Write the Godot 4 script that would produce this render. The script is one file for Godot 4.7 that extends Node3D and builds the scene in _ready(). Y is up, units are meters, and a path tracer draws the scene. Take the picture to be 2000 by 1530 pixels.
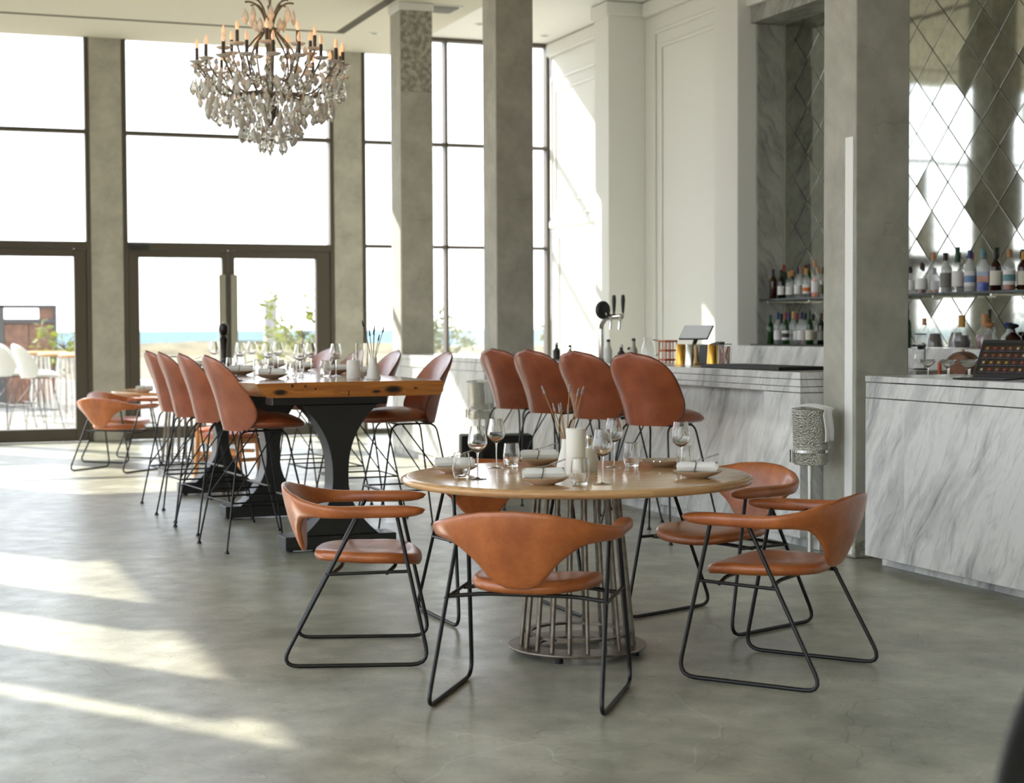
extends Node3D
# A restaurant by the sea: round table in front, live-edge high table behind, marble bar on the right.
# World: the window wall runs along x, -z goes towards it, y is up, metres.

const HALL_TOP := 4.92      # soffit over the tables
const BAR_TOP := 5.17       # ceiling by the right wall
var M := {}                 # materials
var counts := {}            # names given so far
var rng := RandomNumberGenerator.new()


class MB:                   # collects shapes, commits them as one mesh
	var v := PackedVector3Array()
	var n := PackedVector3Array()
	var t := PackedVector2Array()
	var c := PackedColorArray()
	var i := PackedInt32Array()
	var x := Transform3D()
	var tint := Color.WHITE
	var tinted := false

	func vert(p: Vector3, nn: Vector3, uv := Vector2.ZERO) -> int:
		v.append(x * p)
		n.append((x.basis * nn).normalized())
		t.append(uv)
		c.append(tint)
		return v.size() - 1

	func tri(a: int, b: int, d: int) -> void:
		var g := (v[b] - v[a]).cross(v[d] - v[a])
		i.append(a)
		if g.dot(n[a] + n[b] + n[d]) > 0.0:
			i.append(d)
			i.append(b)
		else:
			i.append(b)
			i.append(d)

	func quad(a: int, b: int, d: int, e: int) -> void:
		tri(a, b, d)
		tri(a, d, e)

	func face(a: Vector3, b: Vector3, d: Vector3, e: Vector3, nn: Vector3) -> void:
		quad(vert(a, nn, Vector2(0, 0)), vert(b, nn, Vector2(1, 0)), vert(d, nn, Vector2(1, 1)), vert(e, nn, Vector2(0, 1)))

	func box(at: Vector3, size: Vector3, bev := 0.0) -> MB:
		var h := size * 0.5
		bev = minf(bev, 0.49 * minf(size.x, minf(size.y, size.z)))
		var id := {}
		for sx in [-1, 1]:
			for sy in [-1, 1]:
				for sz in [-1, 1]:
					var s := Vector3(sx, sy, sz)
					for a in 3:
						var p := (h - Vector3(bev, bev, bev)) * s
						p[a] = h[a] * s[a]
						var nn := Vector3.ZERO
						nn[a] = s[a]
						var uv := Vector2(p[(a + 1) % 3], p[(a + 2) % 3])
						id[[sx, sy, sz, a]] = vert(at + p, nn, uv)
		for a in 3:
			var b := (a + 1) % 3
			var d := (a + 2) % 3
			for s in [-1, 1]:
				var q := []
				for k in [[-1, -1], [1, -1], [1, 1], [-1, 1]]:
					var key := [0, 0, 0, a]
					key[a] = s
					key[b] = k[0]
					key[d] = k[1]
					q.append(id[key])
				quad(q[0], q[1], q[2], q[3])
		if bev > 0.0:
			for a in 3:
				var b := (a + 1) % 3
				var d := (a + 2) % 3
				for sa in [-1, 1]:
					for sb in [-1, 1]:
						var q := []
						for k in [[-1, a], [1, a], [1, b], [-1, b]]:
							var key := [0, 0, 0, k[1]]
							key[a] = sa
							key[b] = sb
							key[d] = k[0]
							q.append(id[key])
						quad(q[0], q[1], q[2], q[3])
			for sx in [-1, 1]:
				for sy in [-1, 1]:
					for sz in [-1, 1]:
						tri(id[[sx, sy, sz, 0]], id[[sx, sy, sz, 1]], id[[sx, sy, sz, 2]])
		return self

	func lathe(prof: Array, segs := 24, at := Vector3.ZERO, sharp := 0.75) -> MB:
		var ns := []
		for k in prof.size() - 1:
			var d: Vector2 = prof[k + 1] - prof[k]
			ns.append(Vector2(d.y, -d.x).normalized())
		var run := 0.0
		for k in ns.size():
			var a: Vector2 = ns[k]
			var b: Vector2 = ns[k]
			if k > 0 and a.dot(ns[k - 1]) > sharp:
				a = (a + ns[k - 1]).normalized()
			if k < ns.size() - 1 and b.dot(ns[k + 1]) > sharp:
				b = (b + ns[k + 1]).normalized()
			var first := v.size()
			var len: float = (prof[k + 1] - prof[k]).length()
			for j in segs + 1:
				var w := TAU * j / segs
				var e := Vector3(cos(w), 0, sin(w))
				vert(at + e * prof[k].x + Vector3(0, prof[k].y, 0), e * a.x + Vector3(0, a.y, 0), Vector2(float(j) / segs, run))
				vert(at + e * prof[k + 1].x + Vector3(0, prof[k + 1].y, 0), e * b.x + Vector3(0, b.y, 0), Vector2(float(j) / segs, run + len))
			for j in segs:
				var o := first + 2 * j
				if prof[k].x > 1e-6:
					tri(o, o + 2, o + 1)
				if prof[k + 1].x > 1e-6:
					tri(o + 1, o + 2, o + 3)
			run += len
		return self

	func tube(path: Array, r, sides := 8, closed := false, caps := true) -> MB:
		var rings := []
		var m := path.size()
		var up := Vector3.UP
		for k in m:
			var d: Vector3
			if closed:
				d = path[(k + 1) % m] - path[(k - 1 + m) % m]
			else:
				d = path[mini(k + 1, m - 1)] - path[maxi(k - 1, 0)]
			d = d.normalized()
			if k == 0:
				up = Vector3.UP if absf(d.y) < 0.9 else Vector3.RIGHT
			up = (up - d * up.dot(d)).normalized()
			var sd := d.cross(up)
			var rr: float = r[k] if r is Array else r
			var first := v.size()
			for j in sides:
				var w := TAU * j / sides
				var e := up * cos(w) + sd * sin(w)
				vert(path[k] + e * rr, e, Vector2(float(j) / sides, float(k)))
			rings.append(first)
			if caps and not closed and (k == 0 or k == m - 1):
				var cn := -d if k == 0 else d
				var mid := vert(path[k], cn)
				var f2 := v.size()
				for j in sides:
					var w := TAU * j / sides
					vert(path[k] + (up * cos(w) + sd * sin(w)) * rr, cn)
				for j in sides:
					tri(mid, f2 + j, f2 + (j + 1) % sides)
		for k in (m if closed else m - 1):
			var a: int = rings[k]
			var b: int = rings[(k + 1) % m]
			for j in sides:
				var j2 := (j + 1) % sides
				quad(a + j, a + j2, b + j2, b + j)
		return self

	func loft(rings: Array, wrap := true, cap0 := true, cap1 := true, flip := false) -> MB:
		var R := rings.size()
		var C: int = rings[0].size()
		var vol := 0.0
		var nn := []
		for r in R:
			var row := PackedVector3Array()
			for k in C:
				var k1 := (k + 1) % C if wrap else mini(k + 1, C - 1)
				var k0 := (k - 1 + C) % C if wrap else maxi(k - 1, 0)
				var du: Vector3 = rings[r][k1] - rings[r][k0]
				var dv: Vector3 = rings[mini(r + 1, R - 1)][k] - rings[maxi(r - 1, 0)][k]
				if du.length() < 1e-7:
					var rr := r + 1 if r == 0 else r - 1
					du = rings[rr][k1] - rings[rr][k0]
				row.append(du.cross(dv).normalized())
			nn.append(row)
		var mid := Vector3.ZERO
		for r in R:
			mid += rings[r][0]
		mid /= R
		for r in R - 1:
			for k in (C if wrap else C - 1):
				var p: Vector3 = rings[r][k] - mid
				var a: Vector3 = rings[r][(k + 1) % C] - rings[r][k]
				var b: Vector3 = rings[r + 1][k] - rings[r][k]
				vol += p.dot(a.cross(b))
		var s := 1.0 if vol >= 0.0 else -1.0
		if flip:
			s = -s
		var first := v.size()
		for r in R:
			for k in (C + 1 if wrap else C):
				vert(rings[r][k % C], nn[r][k % C] * s, Vector2(float(k) / C, float(r) / maxf(1, R - 1)))
		var W := C + 1 if wrap else C
		for r in R - 1:
			for k in W - 1:
				var o := first + r * W + k
				quad(o, o + 1, o + W + 1, o + W)
		for e in [[0, cap0], [R - 1, cap1]]:
			if e[1] and wrap:
				var ring: PackedVector3Array = rings[e[0]]
				var cen := Vector3.ZERO
				for p in ring:
					cen += p
				cen /= C
				var other: Vector3 = rings[1 if e[0] == 0 else R - 2][0] - ring[0]
				var g := Vector3.ZERO
				for k in C:
					g += (ring[k] - cen).cross(ring[(k + 1) % C] - cen)
				if g.length() < 1e-10:
					continue
				g = g.normalized()
				if g.dot(other) > 0.0:
					g = -g
				var m := vert(cen, g, Vector2(0.5, 0.5))
				var f := v.size()
				for p in ring:
					vert(p, g, Vector2(p.x, p.z))
				for k in C:
					tri(m, f + k, f + (k + 1) % C)
		return self

	func extrude(poly: PackedVector2Array, z0: float, z1: float, bev := 0.0, smooth := 0.8) -> MB:
		# outline in the local xy plane, pushed from z0 to z1
		if Geometry2D.is_polygon_clockwise(poly):
			poly = poly.duplicate()
			poly.reverse()
		var m := poly.size()
		var out := PackedVector2Array()
		for k in m:
			var d := (poly[(k + 1) % m] - poly[k]).normalized()
			out.append(Vector2(d.y, -d.x))
		var inner := PackedVector2Array()
		for k in m:
			var b := (out[k] + out[(k - 1 + m) % m]).normalized()
			inner.append(poly[k] - b * bev / maxf(0.4, b.dot(out[k])))
		var ids := Geometry2D.triangulate_polygon(inner)
		for s in [[z0, -1.0], [z1, 1.0]]:
			var f := v.size()
			for p in inner:
				vert(Vector3(p.x, p.y, s[0]), Vector3(0, 0, s[1]), p)
			for k in range(0, ids.size(), 3):
				tri(f + ids[k], f + ids[k + 1], f + ids[k + 2])
		var za := minf(z0, z1)
		var zb := maxf(z0, z1)
		for k in m:
			var k2 := (k + 1) % m
			var na := out[k]
			var nb := out[k]
			if out[k].dot(out[(k - 1 + m) % m]) > smooth:
				na = (out[k] + out[(k - 1 + m) % m]).normalized()
			if out[k].dot(out[k2]) > smooth:
				nb = (out[k] + out[k2]).normalized()
			var A := Vector3(na.x, na.y, 0)
			var B := Vector3(nb.x, nb.y, 0)
			var q := []
			for z in [[za, -1.0], [zb, 1.0]]:
				q.append([vert(Vector3(poly[k].x, poly[k].y, z[0] - z[1] * bev), A, Vector2(poly[k].x, z[0])), vert(Vector3(poly[k2].x, poly[k2].y, z[0] - z[1] * bev), B, Vector2(poly[k2].x, z[0]))])
				if bev > 0.0:
					var Z := Vector3(0, 0, z[1])
					quad(q[-1][0], q[-1][1], vert(Vector3(inner[k2].x, inner[k2].y, z[0]), Z), vert(Vector3(inner[k].x, inner[k].y, z[0]), Z))
			quad(q[0][0], q[0][1], q[1][1], q[1][0])
		return self

	func mesh() -> ArrayMesh:
		var a := []
		a.resize(Mesh.ARRAY_MAX)
		a[Mesh.ARRAY_VERTEX] = v
		a[Mesh.ARRAY_NORMAL] = n
		a[Mesh.ARRAY_TEX_UV] = t
		if tinted:
			a[Mesh.ARRAY_COLOR] = c
		a[Mesh.ARRAY_INDEX] = i
		var m := ArrayMesh.new()
		m.add_surface_from_arrays(Mesh.PRIMITIVE_TRIANGLES, a)
		return m


# ---------------------------------------------------------------- names, parts, things
func numbered(parent: Node, called: String) -> String:
	var key := str(parent.get_instance_id()) + called
	var k: int = counts.get(key, 0)
	counts[key] = k + 1
	return called if k == 0 else "%s_%03d" % [called, k]


func thing(called: String, label: String, category: String, at := Vector3.ZERO, turn := 0.0, group := "", kind := "") -> Node3D:
	var o := Node3D.new()
	o.name = numbered(self, called)
	add_child(o, true)
	o.position = at
	o.rotation.y = turn
	tag(o, label, category, group, kind)
	return o


func tag(o: Node, label: String, category: String, group := "", kind := "") -> void:
	o.set_meta("label", label)
	if category:
		o.set_meta("category", category)
	if group:
		o.set_meta("group", group)
	elif o.has_meta("group"):
		o.remove_meta("group")
	if kind:
		o.set_meta("kind", kind)


func part(parent: Node, called: String, mesh, m: Material, at := Vector3.ZERO, label := "") -> MeshInstance3D:
	var o := MeshInstance3D.new()
	o.name = numbered(parent, called)
	o.mesh = mesh.mesh() if mesh is MB else mesh
	o.material_override = m
	parent.add_child(o, true)
	o.position = at
	if label:
		o.set_meta("label", label)
	return o


func single(called: String, mesh, m: Material, label: String, category: String, at := Vector3.ZERO, turn := 0.0, group := "", kind := "") -> MeshInstance3D:
	var o := part(self, called, mesh, m, at)
	o.rotation.y = turn
	tag(o, label, category, group, kind)
	return o


func struct(called: String, mesh, m: Material, at := Vector3.ZERO) -> MeshInstance3D:
	var o := part(self, called, mesh, m, at)
	o.set_meta("kind", "structure")
	return o


func dup(root: Node3D, at: Vector3, turn: float, label: String, group := "") -> Node3D:
	var r: Node3D = root.duplicate()
	var base := String(root.name)
	var cut := RegEx.create_from_string("_[0-9]{3}$").search(base)
	if cut:
		base = base.substr(0, cut.get_start())
	r.name = numbered(self, base)
	add_child(r, true)
	r.position = at
	r.rotation.y = turn
	r.set_meta("label", label)
	if group:
		r.set_meta("group", group)
	return r


func bx(size: Vector3, bev := 0.0, at := Vector3.ZERO) -> MB:
	return MB.new().box(at, size, bev)


func span(a: Vector3, b: Vector3, bev := 0.0) -> MB:
	return MB.new().box((a + b) * 0.5, (b - a).abs(), bev)


func rounded(pts: Array, r: float, closed := false, steps := 5) -> Array:
	var out := []
	var m := pts.size()
	for k in m:
		var p: Vector3 = pts[k]
		if not closed and (k == 0 or k == m - 1):
			out.append(p)
			continue
		var a: Vector3 = pts[(k - 1 + m) % m]
		var b: Vector3 = pts[(k + 1) % m]
		var q := minf(r, 0.48 * minf((a - p).length(), (b - p).length()))
		var s := p + (a - p).normalized() * q
		var e := p + (b - p).normalized() * q
		for j in steps + 1:
			var w := float(j) / steps
			out.append(s.lerp(p, w).lerp(p.lerp(e, w), w))
	return out


func oval(rx: float, rz: float, y: float, e := 2.0, count := 32, off := Vector3.ZERO) -> PackedVector3Array:
	var out := PackedVector3Array()
	for k in count:
		var w := TAU * k / count
		var cx := cos(w)
		var sz := sin(w)
		out.append(off + Vector3(rx * signf(cx) * pow(absf(cx), 2.0 / e), y, rz * signf(sz) * pow(absf(sz), 2.0 / e)))
	return out


func nth(k: int) -> String:
	return ["first", "second", "third", "fourth", "fifth", "sixth", "seventh", "eighth", "ninth", "tenth", "eleventh", "twelfth", "thirteenth", "fourteenth", "fifteenth", "sixteenth", "seventeenth", "eighteenth", "nineteenth", "twentieth", "twenty-first", "twenty-second", "twenty-third", "twenty-fourth", "twenty-fifth", "twenty-sixth"][k]


func _ready() -> void:
	# ---- camera
	var cam := Camera3D.new()
	cam.name = "camera"
	add_child(cam)
	cam.position = Vector3(0, 1.36, 0)
	cam.rotation_order = EULER_ORDER_YXZ
	cam.rotation = Vector3(-0.038062, -0.362498, -0.0047)
	cam.keep_aspect = Camera3D.KEEP_HEIGHT
	cam.near = 0.05
	cam.far = 9000.0
	var lens := CameraAttributesPhysical.new()
	lens.frustum_focal_length = 50.667
	lens.frustum_focus_distance = 7.8
	lens.exposure_aperture = 2.8
	lens.frustum_near = 0.05
	lens.frustum_far = 9000.0
	cam.attributes = lens
	cam.fov = 26.64906
	# ---- sky, sun, exposure
	var e := Environment.new()
	var sky := Sky.new()
	var air := ProceduralSkyMaterial.new()
	air.sky_top_color = Color(0.86, 0.91, 0.97)
	air.sky_horizon_color = Color(0.985, 0.99, 1.0)
	air.sky_curve = 0.12
	air.ground_bottom_color = Color(0.68, 0.66, 0.61)
	air.ground_horizon_color = Color(0.93, 0.93, 0.92)
	air.ground_curve = 0.05
	sky.sky_material = air
	e.background_mode = Environment.BG_SKY
	e.sky = sky
	e.background_energy_multiplier = 2.1
	e.tonemap_mode = Environment.TONE_MAPPER_LINEAR
	e.tonemap_exposure = 2.3
	e.sdfgi_enabled = true
	e.ssao_enabled = true
	e.ssil_enabled = true
	var env := WorldEnvironment.new()
	env.name = "surroundings"
	env.environment = e
	add_child(env)
	var sun := DirectionalLight3D.new()
	sun.name = "sun"
	add_child(sun)
	sun.look_at_from_position(Vector3.ZERO, Vector3(0.566, -0.6, 0.824))
	sun.light_color = Color(1.0, 0.97, 0.91)
	sun.light_energy = 2.0
	sun.light_angular_distance = 0.6
	sun.shadow_enabled = true
	sun.sky_mode = DirectionalLight3D.SKY_MODE_LIGHT_ONLY
	# ---- the place, large to small
	rng.seed = 5
	materials()
	shell()
	window_wall()
	left_wall()
	right_wall()
	pillars()
	terrace()
	bar()
	dining_tables()
	seats()
	chandelier()
	table_settings()
	bar_goods()
	shelf_bottles()
	odds()


# ---------------------------------------------------------------- materials
func paint(called: String, col: Color, rough: float, metal := 0.0) -> StandardMaterial3D:
	var m := StandardMaterial3D.new()
	m.resource_name = called
	m.albedo_color = col
	m.roughness = rough
	m.metallic = metal
	M[called] = m
	return m


func glass(called: String, col: Color, solid := false) -> StandardMaterial3D:
	var m := paint(called, col, 0.02)
	m.transparency = BaseMaterial3D.TRANSPARENCY_ALPHA
	if solid:
		m.refraction_enabled = true
		m.refraction_scale = 0.05
	return m


func noise_bytes(w: int, h: int, freq: float, octaves := 4, seed_ := 1, kind := FastNoiseLite.TYPE_SIMPLEX_SMOOTH) -> PackedByteArray:
	var f := FastNoiseLite.new()
	f.noise_type = kind
	f.seed = seed_
	f.frequency = freq
	f.fractal_type = FastNoiseLite.FRACTAL_FBM if octaves > 1 else FastNoiseLite.FRACTAL_NONE
	f.fractal_octaves = octaves
	var im := f.get_seamless_image(w, h)
	im.convert(Image.FORMAT_L8)
	return im.get_data()


func tex(w: int, h: int, data: PackedByteArray) -> ImageTexture:
	return ImageTexture.create_from_image(Image.create_from_data(w, h, false, Image.FORMAT_RGB8, data))


func grey(w: int, h: int, data: PackedByteArray) -> ImageTexture:
	return ImageTexture.create_from_image(Image.create_from_data(w, h, false, Image.FORMAT_L8, data))


func triplanar(m: StandardMaterial3D, size: float, world := true) -> void:
	m.uv1_triplanar = true
	m.uv1_world_triplanar = world
	m.uv1_triplanar_sharpness = 8.0
	m.uv1_scale = Vector3.ONE / size


func mixed(w: int, layers: Array, a: Color, b: Color, gain := 1.0) -> PackedByteArray:
	# layers: [bytes, weight]; the weighted mean, stretched by gain about the middle, runs from a to b
	var out := PackedByteArray()
	out.resize(w * w * 3)
	var total := 0.0
	for l in layers:
		total += absf(l[1])
	for k in w * w:
		var s := 0.0
		for l in layers:
			s += (l[0][k] / 255.0 - 0.5) * l[1]
		s = clampf(0.5 + gain * s / total, 0.0, 1.0)
		out[3 * k] = int(255.0 * lerpf(a.r, b.r, s))
		out[3 * k + 1] = int(255.0 * lerpf(a.g, b.g, s))
		out[3 * k + 2] = int(255.0 * lerpf(a.b, b.b, s))
	return out


func scratch(data: PackedByteArray, w: int, count: int, len: int, amount: int, wide: int, r: RandomNumberGenerator, wander := 0.5) -> void:
	# hairline cracks and scuffs: wandering lines that darken or lighten the picture
	for k in count:
		var p := Vector2(r.randf() * w, r.randf() * w)
		var d := r.randf() * TAU
		var amt := amount * r.randf_range(0.4, 1.0)
		for s in int(len * r.randf_range(0.4, 1.3)):
			d += r.randfn(0.0, wander * 0.35)
			p += Vector2.from_angle(d)
			for q in wide:
				var o := (posmod(int(p.y), w) * w + posmod(int(p.x) + q, w)) * 3
				for ch in 3:
					data[o + ch] = clampi(data[o + ch] + int(amt), 0, 255)


func marble_pixels(w: int, base: Color, vein: Color, seed_: int, strength: float) -> PackedByteArray:
	var f := FastNoiseLite.new()
	f.seed = seed_
	f.frequency = 1.0
	f.fractal_octaves = 5
	f.noise_type = FastNoiseLite.TYPE_SIMPLEX_SMOOTH
	var g := FastNoiseLite.new()
	g.seed = seed_ + 5
	g.frequency = 1.0
	g.fractal_octaves = 3
	var out := PackedByteArray()
	out.resize(w * w * 3)
	for yy in w:
		for xx in w:
			var px := float(xx) / w
			var py := float(yy) / w
			# veins lean: long along (0.5, -0.86), short across
			var al := px * 0.52 + py * 0.85
			var ac := px * 0.85 - py * 0.52
			var warp := g.get_noise_2d(al * 2.0, ac * 4.0) * 0.05
			var cloud := f.get_noise_2d(al * 1.3, (ac + warp) * 5.0) + 0.35 * f.get_noise_2d(al * 5.0 + 7.0, (ac + warp) * 22.0)
			var line := 1.0 - absf(f.get_noise_2d(al * 0.8 + 30.0, (ac + warp) * 5.5 + 9.0)) * 5.0
			var line2 := 1.0 - absf(f.get_noise_2d(al * 1.7 - 30.0, (ac + warp * 0.6) * 13.0 - 9.0)) * 6.0
			var fine := f.get_noise_2d(al * 26.0, ac * 70.0) * 0.10
			var s := clampf(0.18 + 0.95 * cloud, 0.0, 1.0) * 0.6 + maxf(line, 0.0) ** 3 * 0.5 * clampf(0.4 + 1.6 * cloud, 0.0, 1.0) + maxf(line2, 0.0) ** 3 * 0.22 + fine
			s = clampf(s * strength, 0.0, 1.0)
			var o := 3 * (yy * w + xx)
			out[o] = int(255.0 * lerpf(base.r, vein.r, s))
			out[o + 1] = int(255.0 * lerpf(base.g, vein.g, s))
			out[o + 2] = int(255.0 * lerpf(base.b, vein.b, s))
	return out


func wood_pixels(w: int, a: Color, b: Color, seed_: int, staves: int, stretch := 14.0, knots: Array = []) -> PackedByteArray:
	# grain along the picture's x; staves glued side by side along y
	var f := FastNoiseLite.new()
	f.seed = seed_
	f.frequency = 1.0
	f.fractal_octaves = 4
	var r := RandomNumberGenerator.new()
	r.seed = seed_
	var tone := []
	var shift := []
	for k in staves:
		tone.append(r.randf_range(-0.16, 0.16))
		shift.append(r.randf() * 50.0)
	var out := PackedByteArray()
	out.resize(w * w * 3)
	for yy in w:
		var py := float(yy) / w
		var st := int(py * staves)
		for xx in w:
			var px := float(xx) / w
			var sx: float = px * 2.0 + shift[st]
			var sy := py * stretch
			var dark := 0.0
			for k in knots:
				var d: float = Vector2((px - k[0]) * k[3], py - k[1]).length() / k[2]
				dark = maxf(dark, clampf(1.6 - d, 0.0, 1.0))
				sy += 1.5 * exp(-d * d * 0.4)
			var ring := f.get_noise_2d(sx, sy)
			var s: float = 0.5 + tone[st] + 0.55 * ring + 0.35 * f.get_noise_2d(sx * 3.0, sy * 9.0) + 0.2 * f.get_noise_2d(sx * 12.0, sy * 22.0)
			s = clampf(s, 0.0, 1.0)
			var o := 3 * (yy * w + xx)
			var m := 1.0 - 0.85 * dark
			out[o] = int(255.0 * lerpf(a.r, b.r, s) * m)
			out[o + 1] = int(255.0 * lerpf(a.g, b.g, s) * m)
			out[o + 2] = int(255.0 * lerpf(a.b, b.b, s) * m)
	return out


func squeeze(b: PackedByteArray, lo: int, hi: int) -> PackedByteArray:
	for k in b.size():
		b[k] = lo + (hi - lo) * b[k] / 255
	return b


func materials() -> void:
	var r := RandomNumberGenerator.new()
	r.seed = 11
	# polished concrete floor
	var w := 1024
	var big := noise_bytes(w, w, 0.004, 4, 3)
	var mid := noise_bytes(w, w, 0.018, 5, 4)
	var fine := noise_bytes(w, w, 0.16, 3, 5)
	var px := mixed(w, [[big, 1.0], [mid, 0.7], [fine, 0.30]], Color(0.52, 0.52, 0.465), Color(0.73, 0.73, 0.665), 2.0)
	scratch(px, w, 16, 380, -40, 1, r, 0.32)
	scratch(px, w, 5, 480, 34, 1, r, 0.22)
	scratch(px, w, 700, 60, -26, 1, r, 0.9)
	scratch(px, w, 260, 30, 18, 2, r, 1.2)
	scratch(px, w, 160, 26, -14, 4, r, 1.0)
	var m := paint("polished_concrete", Color(1, 1, 1), 0.34)
	m.albedo_texture = tex(w, w, px)
	triplanar(m, 4.2)
	m.roughness_texture = grey(w, w, squeeze(noise_bytes(w, w, 0.02, 4, 8), 150, 205))
	m.roughness = 0.50
	m.metallic_specular = 0.5
	# raw concrete of the pillars
	w = 512
	big = noise_bytes(w, w, 0.008, 4, 13)
	mid = noise_bytes(w, w, 0.035, 5, 14)
	fine = noise_bytes(w, w, 0.3, 2, 15)
	px = mixed(w, [[big, 1.0], [mid, 0.5], [fine, 0.3]], Color(0.60, 0.59, 0.545), Color(0.74, 0.73, 0.68), 1.3)
	scratch(px, w, 10, 60, -30, 1, r, 0.8)
	for k in 46:      # pinholes and plaster specks
		var o := (r.randi() % (w * w)) * 3
		var bright := r.randf() < 0.4
		for ch in 3:
			px[o + ch] = 225 if bright else 70
	m = paint("raw_concrete", Color(1, 1, 1), 0.8)
	m.albedo_texture = tex(w, w, px)
	triplanar(m, 1.9)
	# the same concrete where its plaster skin has come off in patches
	px = mixed(w, [[noise_bytes(w, w, 0.02, 5, 23), 1.0], [noise_bytes(w, w, 0.07, 3, 24), 0.4]], Color(0.52, 0.51, 0.46), Color(0.72, 0.71, 0.66), 2.5)
	m = paint("broken_plaster", Color(1, 1, 1), 0.9)
	m.albedo_texture = tex(w, w, px)
	triplanar(m, 0.9)
	# marbles
	w = 768
	m = paint("white_marble", Color(1, 1, 1), 0.16)
	m.albedo_texture = tex(w, w, marble_pixels(w, Color(0.86, 0.86, 0.85), Color(0.47, 0.48, 0.48), 7, 0.85))
	triplanar(m, 1.9)
	m = paint("grey_marble", Color(1, 1, 1), 0.25)
	m.albedo_texture = tex(w, w, marble_pixels(w, Color(0.66, 0.66, 0.63), Color(0.42, 0.43, 0.42), 19, 0.9))
	triplanar(m, 1.3)
	# leather
	w = 256
	m = paint("tan_leather", Color(1, 1, 1), 0.36)
	m.albedo_texture = tex(w, w, mixed(w, [[noise_bytes(w, w, 0.012, 4, 31), 1.0], [noise_bytes(w, w, 0.09, 3, 32), 0.35]], Color(0.61, 0.325, 0.15), Color(0.74, 0.425, 0.21), 1.5))
	triplanar(m, 0.55, false)
	m.clearcoat_enabled = true
	m.clearcoat = 0.4
	m.clearcoat_roughness = 0.22
	m = paint("brown_leather", Color(1, 1, 1), 0.34)
	m.albedo_texture = tex(w, w, mixed(w, [[noise_bytes(w, w, 0.012, 4, 35), 1.0], [noise_bytes(w, w, 0.09, 3, 36), 0.3]], Color(0.52, 0.255, 0.14), Color(0.63, 0.33, 0.185), 1.5))
	triplanar(m, 0.6, false)
	m.clearcoat_enabled = true
	m.clearcoat = 0.4
	m.clearcoat_roughness = 0.22
	paint("leather_piping", Color(0.36, 0.17, 0.10), 0.5)
	# woods
	w = 512
	m = paint("oak_top", Color(1, 1, 1), 0.16)
	m.albedo_texture = tex(w, w, wood_pixels(w, Color(0.72, 0.54, 0.36), Color(0.86, 0.70, 0.50), 41, 8))
	triplanar(m, 1.1, false)
	m = paint("oak", Color(1, 1, 1), 0.4)
	m.albedo_texture = tex(w, w, wood_pixels(w, Color(0.62, 0.40, 0.21), Color(0.80, 0.58, 0.36), 43, 1, 26.0))
	triplanar(m, 0.6, false)
	m = paint("slab_top", Color(1, 1, 1), 0.14)
	m.albedo_texture = tex(w, w, wood_pixels(w, Color(0.50, 0.33, 0.20), Color(0.70, 0.52, 0.36), 47, 1, 9.0))
	triplanar(m, 1.4, false)
	m = paint("slab_end", Color(1, 1, 1), 0.35)
	m.albedo_texture = tex(w, w, wood_pixels(w, Color(0.50, 0.27, 0.08), Color(0.74, 0.47, 0.20), 49, 1, 2.6, [[0.13, 0.62, 0.13, 5.0], [0.305, 0.45, 0.05, 9.0], [0.44, 0.52, 0.055, 6.0], [0.62, 0.66, 0.07, 4.0], [0.71, 0.55, 0.16, 4.5], [0.83, 0.5, 0.045, 5.0], [0.255, 0.3, 0.07, 16.0], [0.19, 0.25, 0.09, 18.0]]))
	m.texture_repeat = false
	paint("butterfly_wood", Color(0.62, 0.36, 0.16), 0.4)
	m = paint("barrel_wood", Color(1, 1, 1), 0.45)
	m.albedo_texture = tex(w, w, wood_pixels(w, Color(0.42, 0.24, 0.10), Color(0.62, 0.38, 0.18), 53, 6))
	triplanar(m, 0.4, false)
	paint("light_bamboo", Color(0.80, 0.66, 0.45), 0.5)
	# metals
	paint("black_steel", Color(0.022, 0.023, 0.026), 0.42)
	m = paint("black_iron", Color(0.035, 0.037, 0.036), 0.38)
	m.metallic_specular = 0.6
	w = 256
	m = paint("rusty_steel", Color(1, 1, 1), 0.36, 0.7)
	m.albedo_texture = tex(w, w, mixed(w, [[noise_bytes(w, w, 0.03, 4, 61), 1.0]], Color(0.40, 0.36, 0.31), Color(0.52, 0.50, 0.46), 1.3))
	triplanar(m, 0.6, false)
	paint("bright_steel", Color(0.78, 0.78, 0.76), 0.22, 1.0)
	paint("chrome", Color(0.86, 0.86, 0.85), 0.08, 1.0)
	m = paint("hammered_steel", Color(0.80, 0.79, 0.75), 0.14, 1.0)
	var cells := FastNoiseLite.new()
	cells.noise_type = FastNoiseLite.TYPE_CELLULAR
	cells.frequency = 0.07
	cells.cellular_return_type = FastNoiseLite.RETURN_DISTANCE
	var im := cells.get_seamless_image(256, 256)
	im.convert(Image.FORMAT_L8)
	m.heightmap_enabled = true
	m.heightmap_texture = ImageTexture.create_from_image(im)
	m.heightmap_scale = 1.0
	m.uv1_scale = Vector3(4, 6, 1)
	paint("gold", Color(0.83, 0.64, 0.30), 0.24, 1.0)
	paint("copper_orange", Color(0.78, 0.42, 0.27), 0.5)
	paint("antique_bronze", Color(0.42, 0.40, 0.35), 0.35, 0.7)
	m = paint("window_frame", Color(0.30, 0.275, 0.235), 0.42)
	paint("plate_metal", Color(0.62, 0.61, 0.56), 0.45, 0.5)
	# plaster and paint
	paint("white_plaster", Color(0.915, 0.915, 0.895), 0.75)
	paint("white_paint", Color(0.92, 0.92, 0.90), 0.55)
	paint("ceiling_paint", Color(0.87, 0.855, 0.80), 0.85)
	paint("slot_grey", Color(0.50, 0.48, 0.41), 0.6)
	paint("dark_slot", Color(0.12, 0.115, 0.10), 0.7)
	# antiqued mirror
	w = 512
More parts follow.
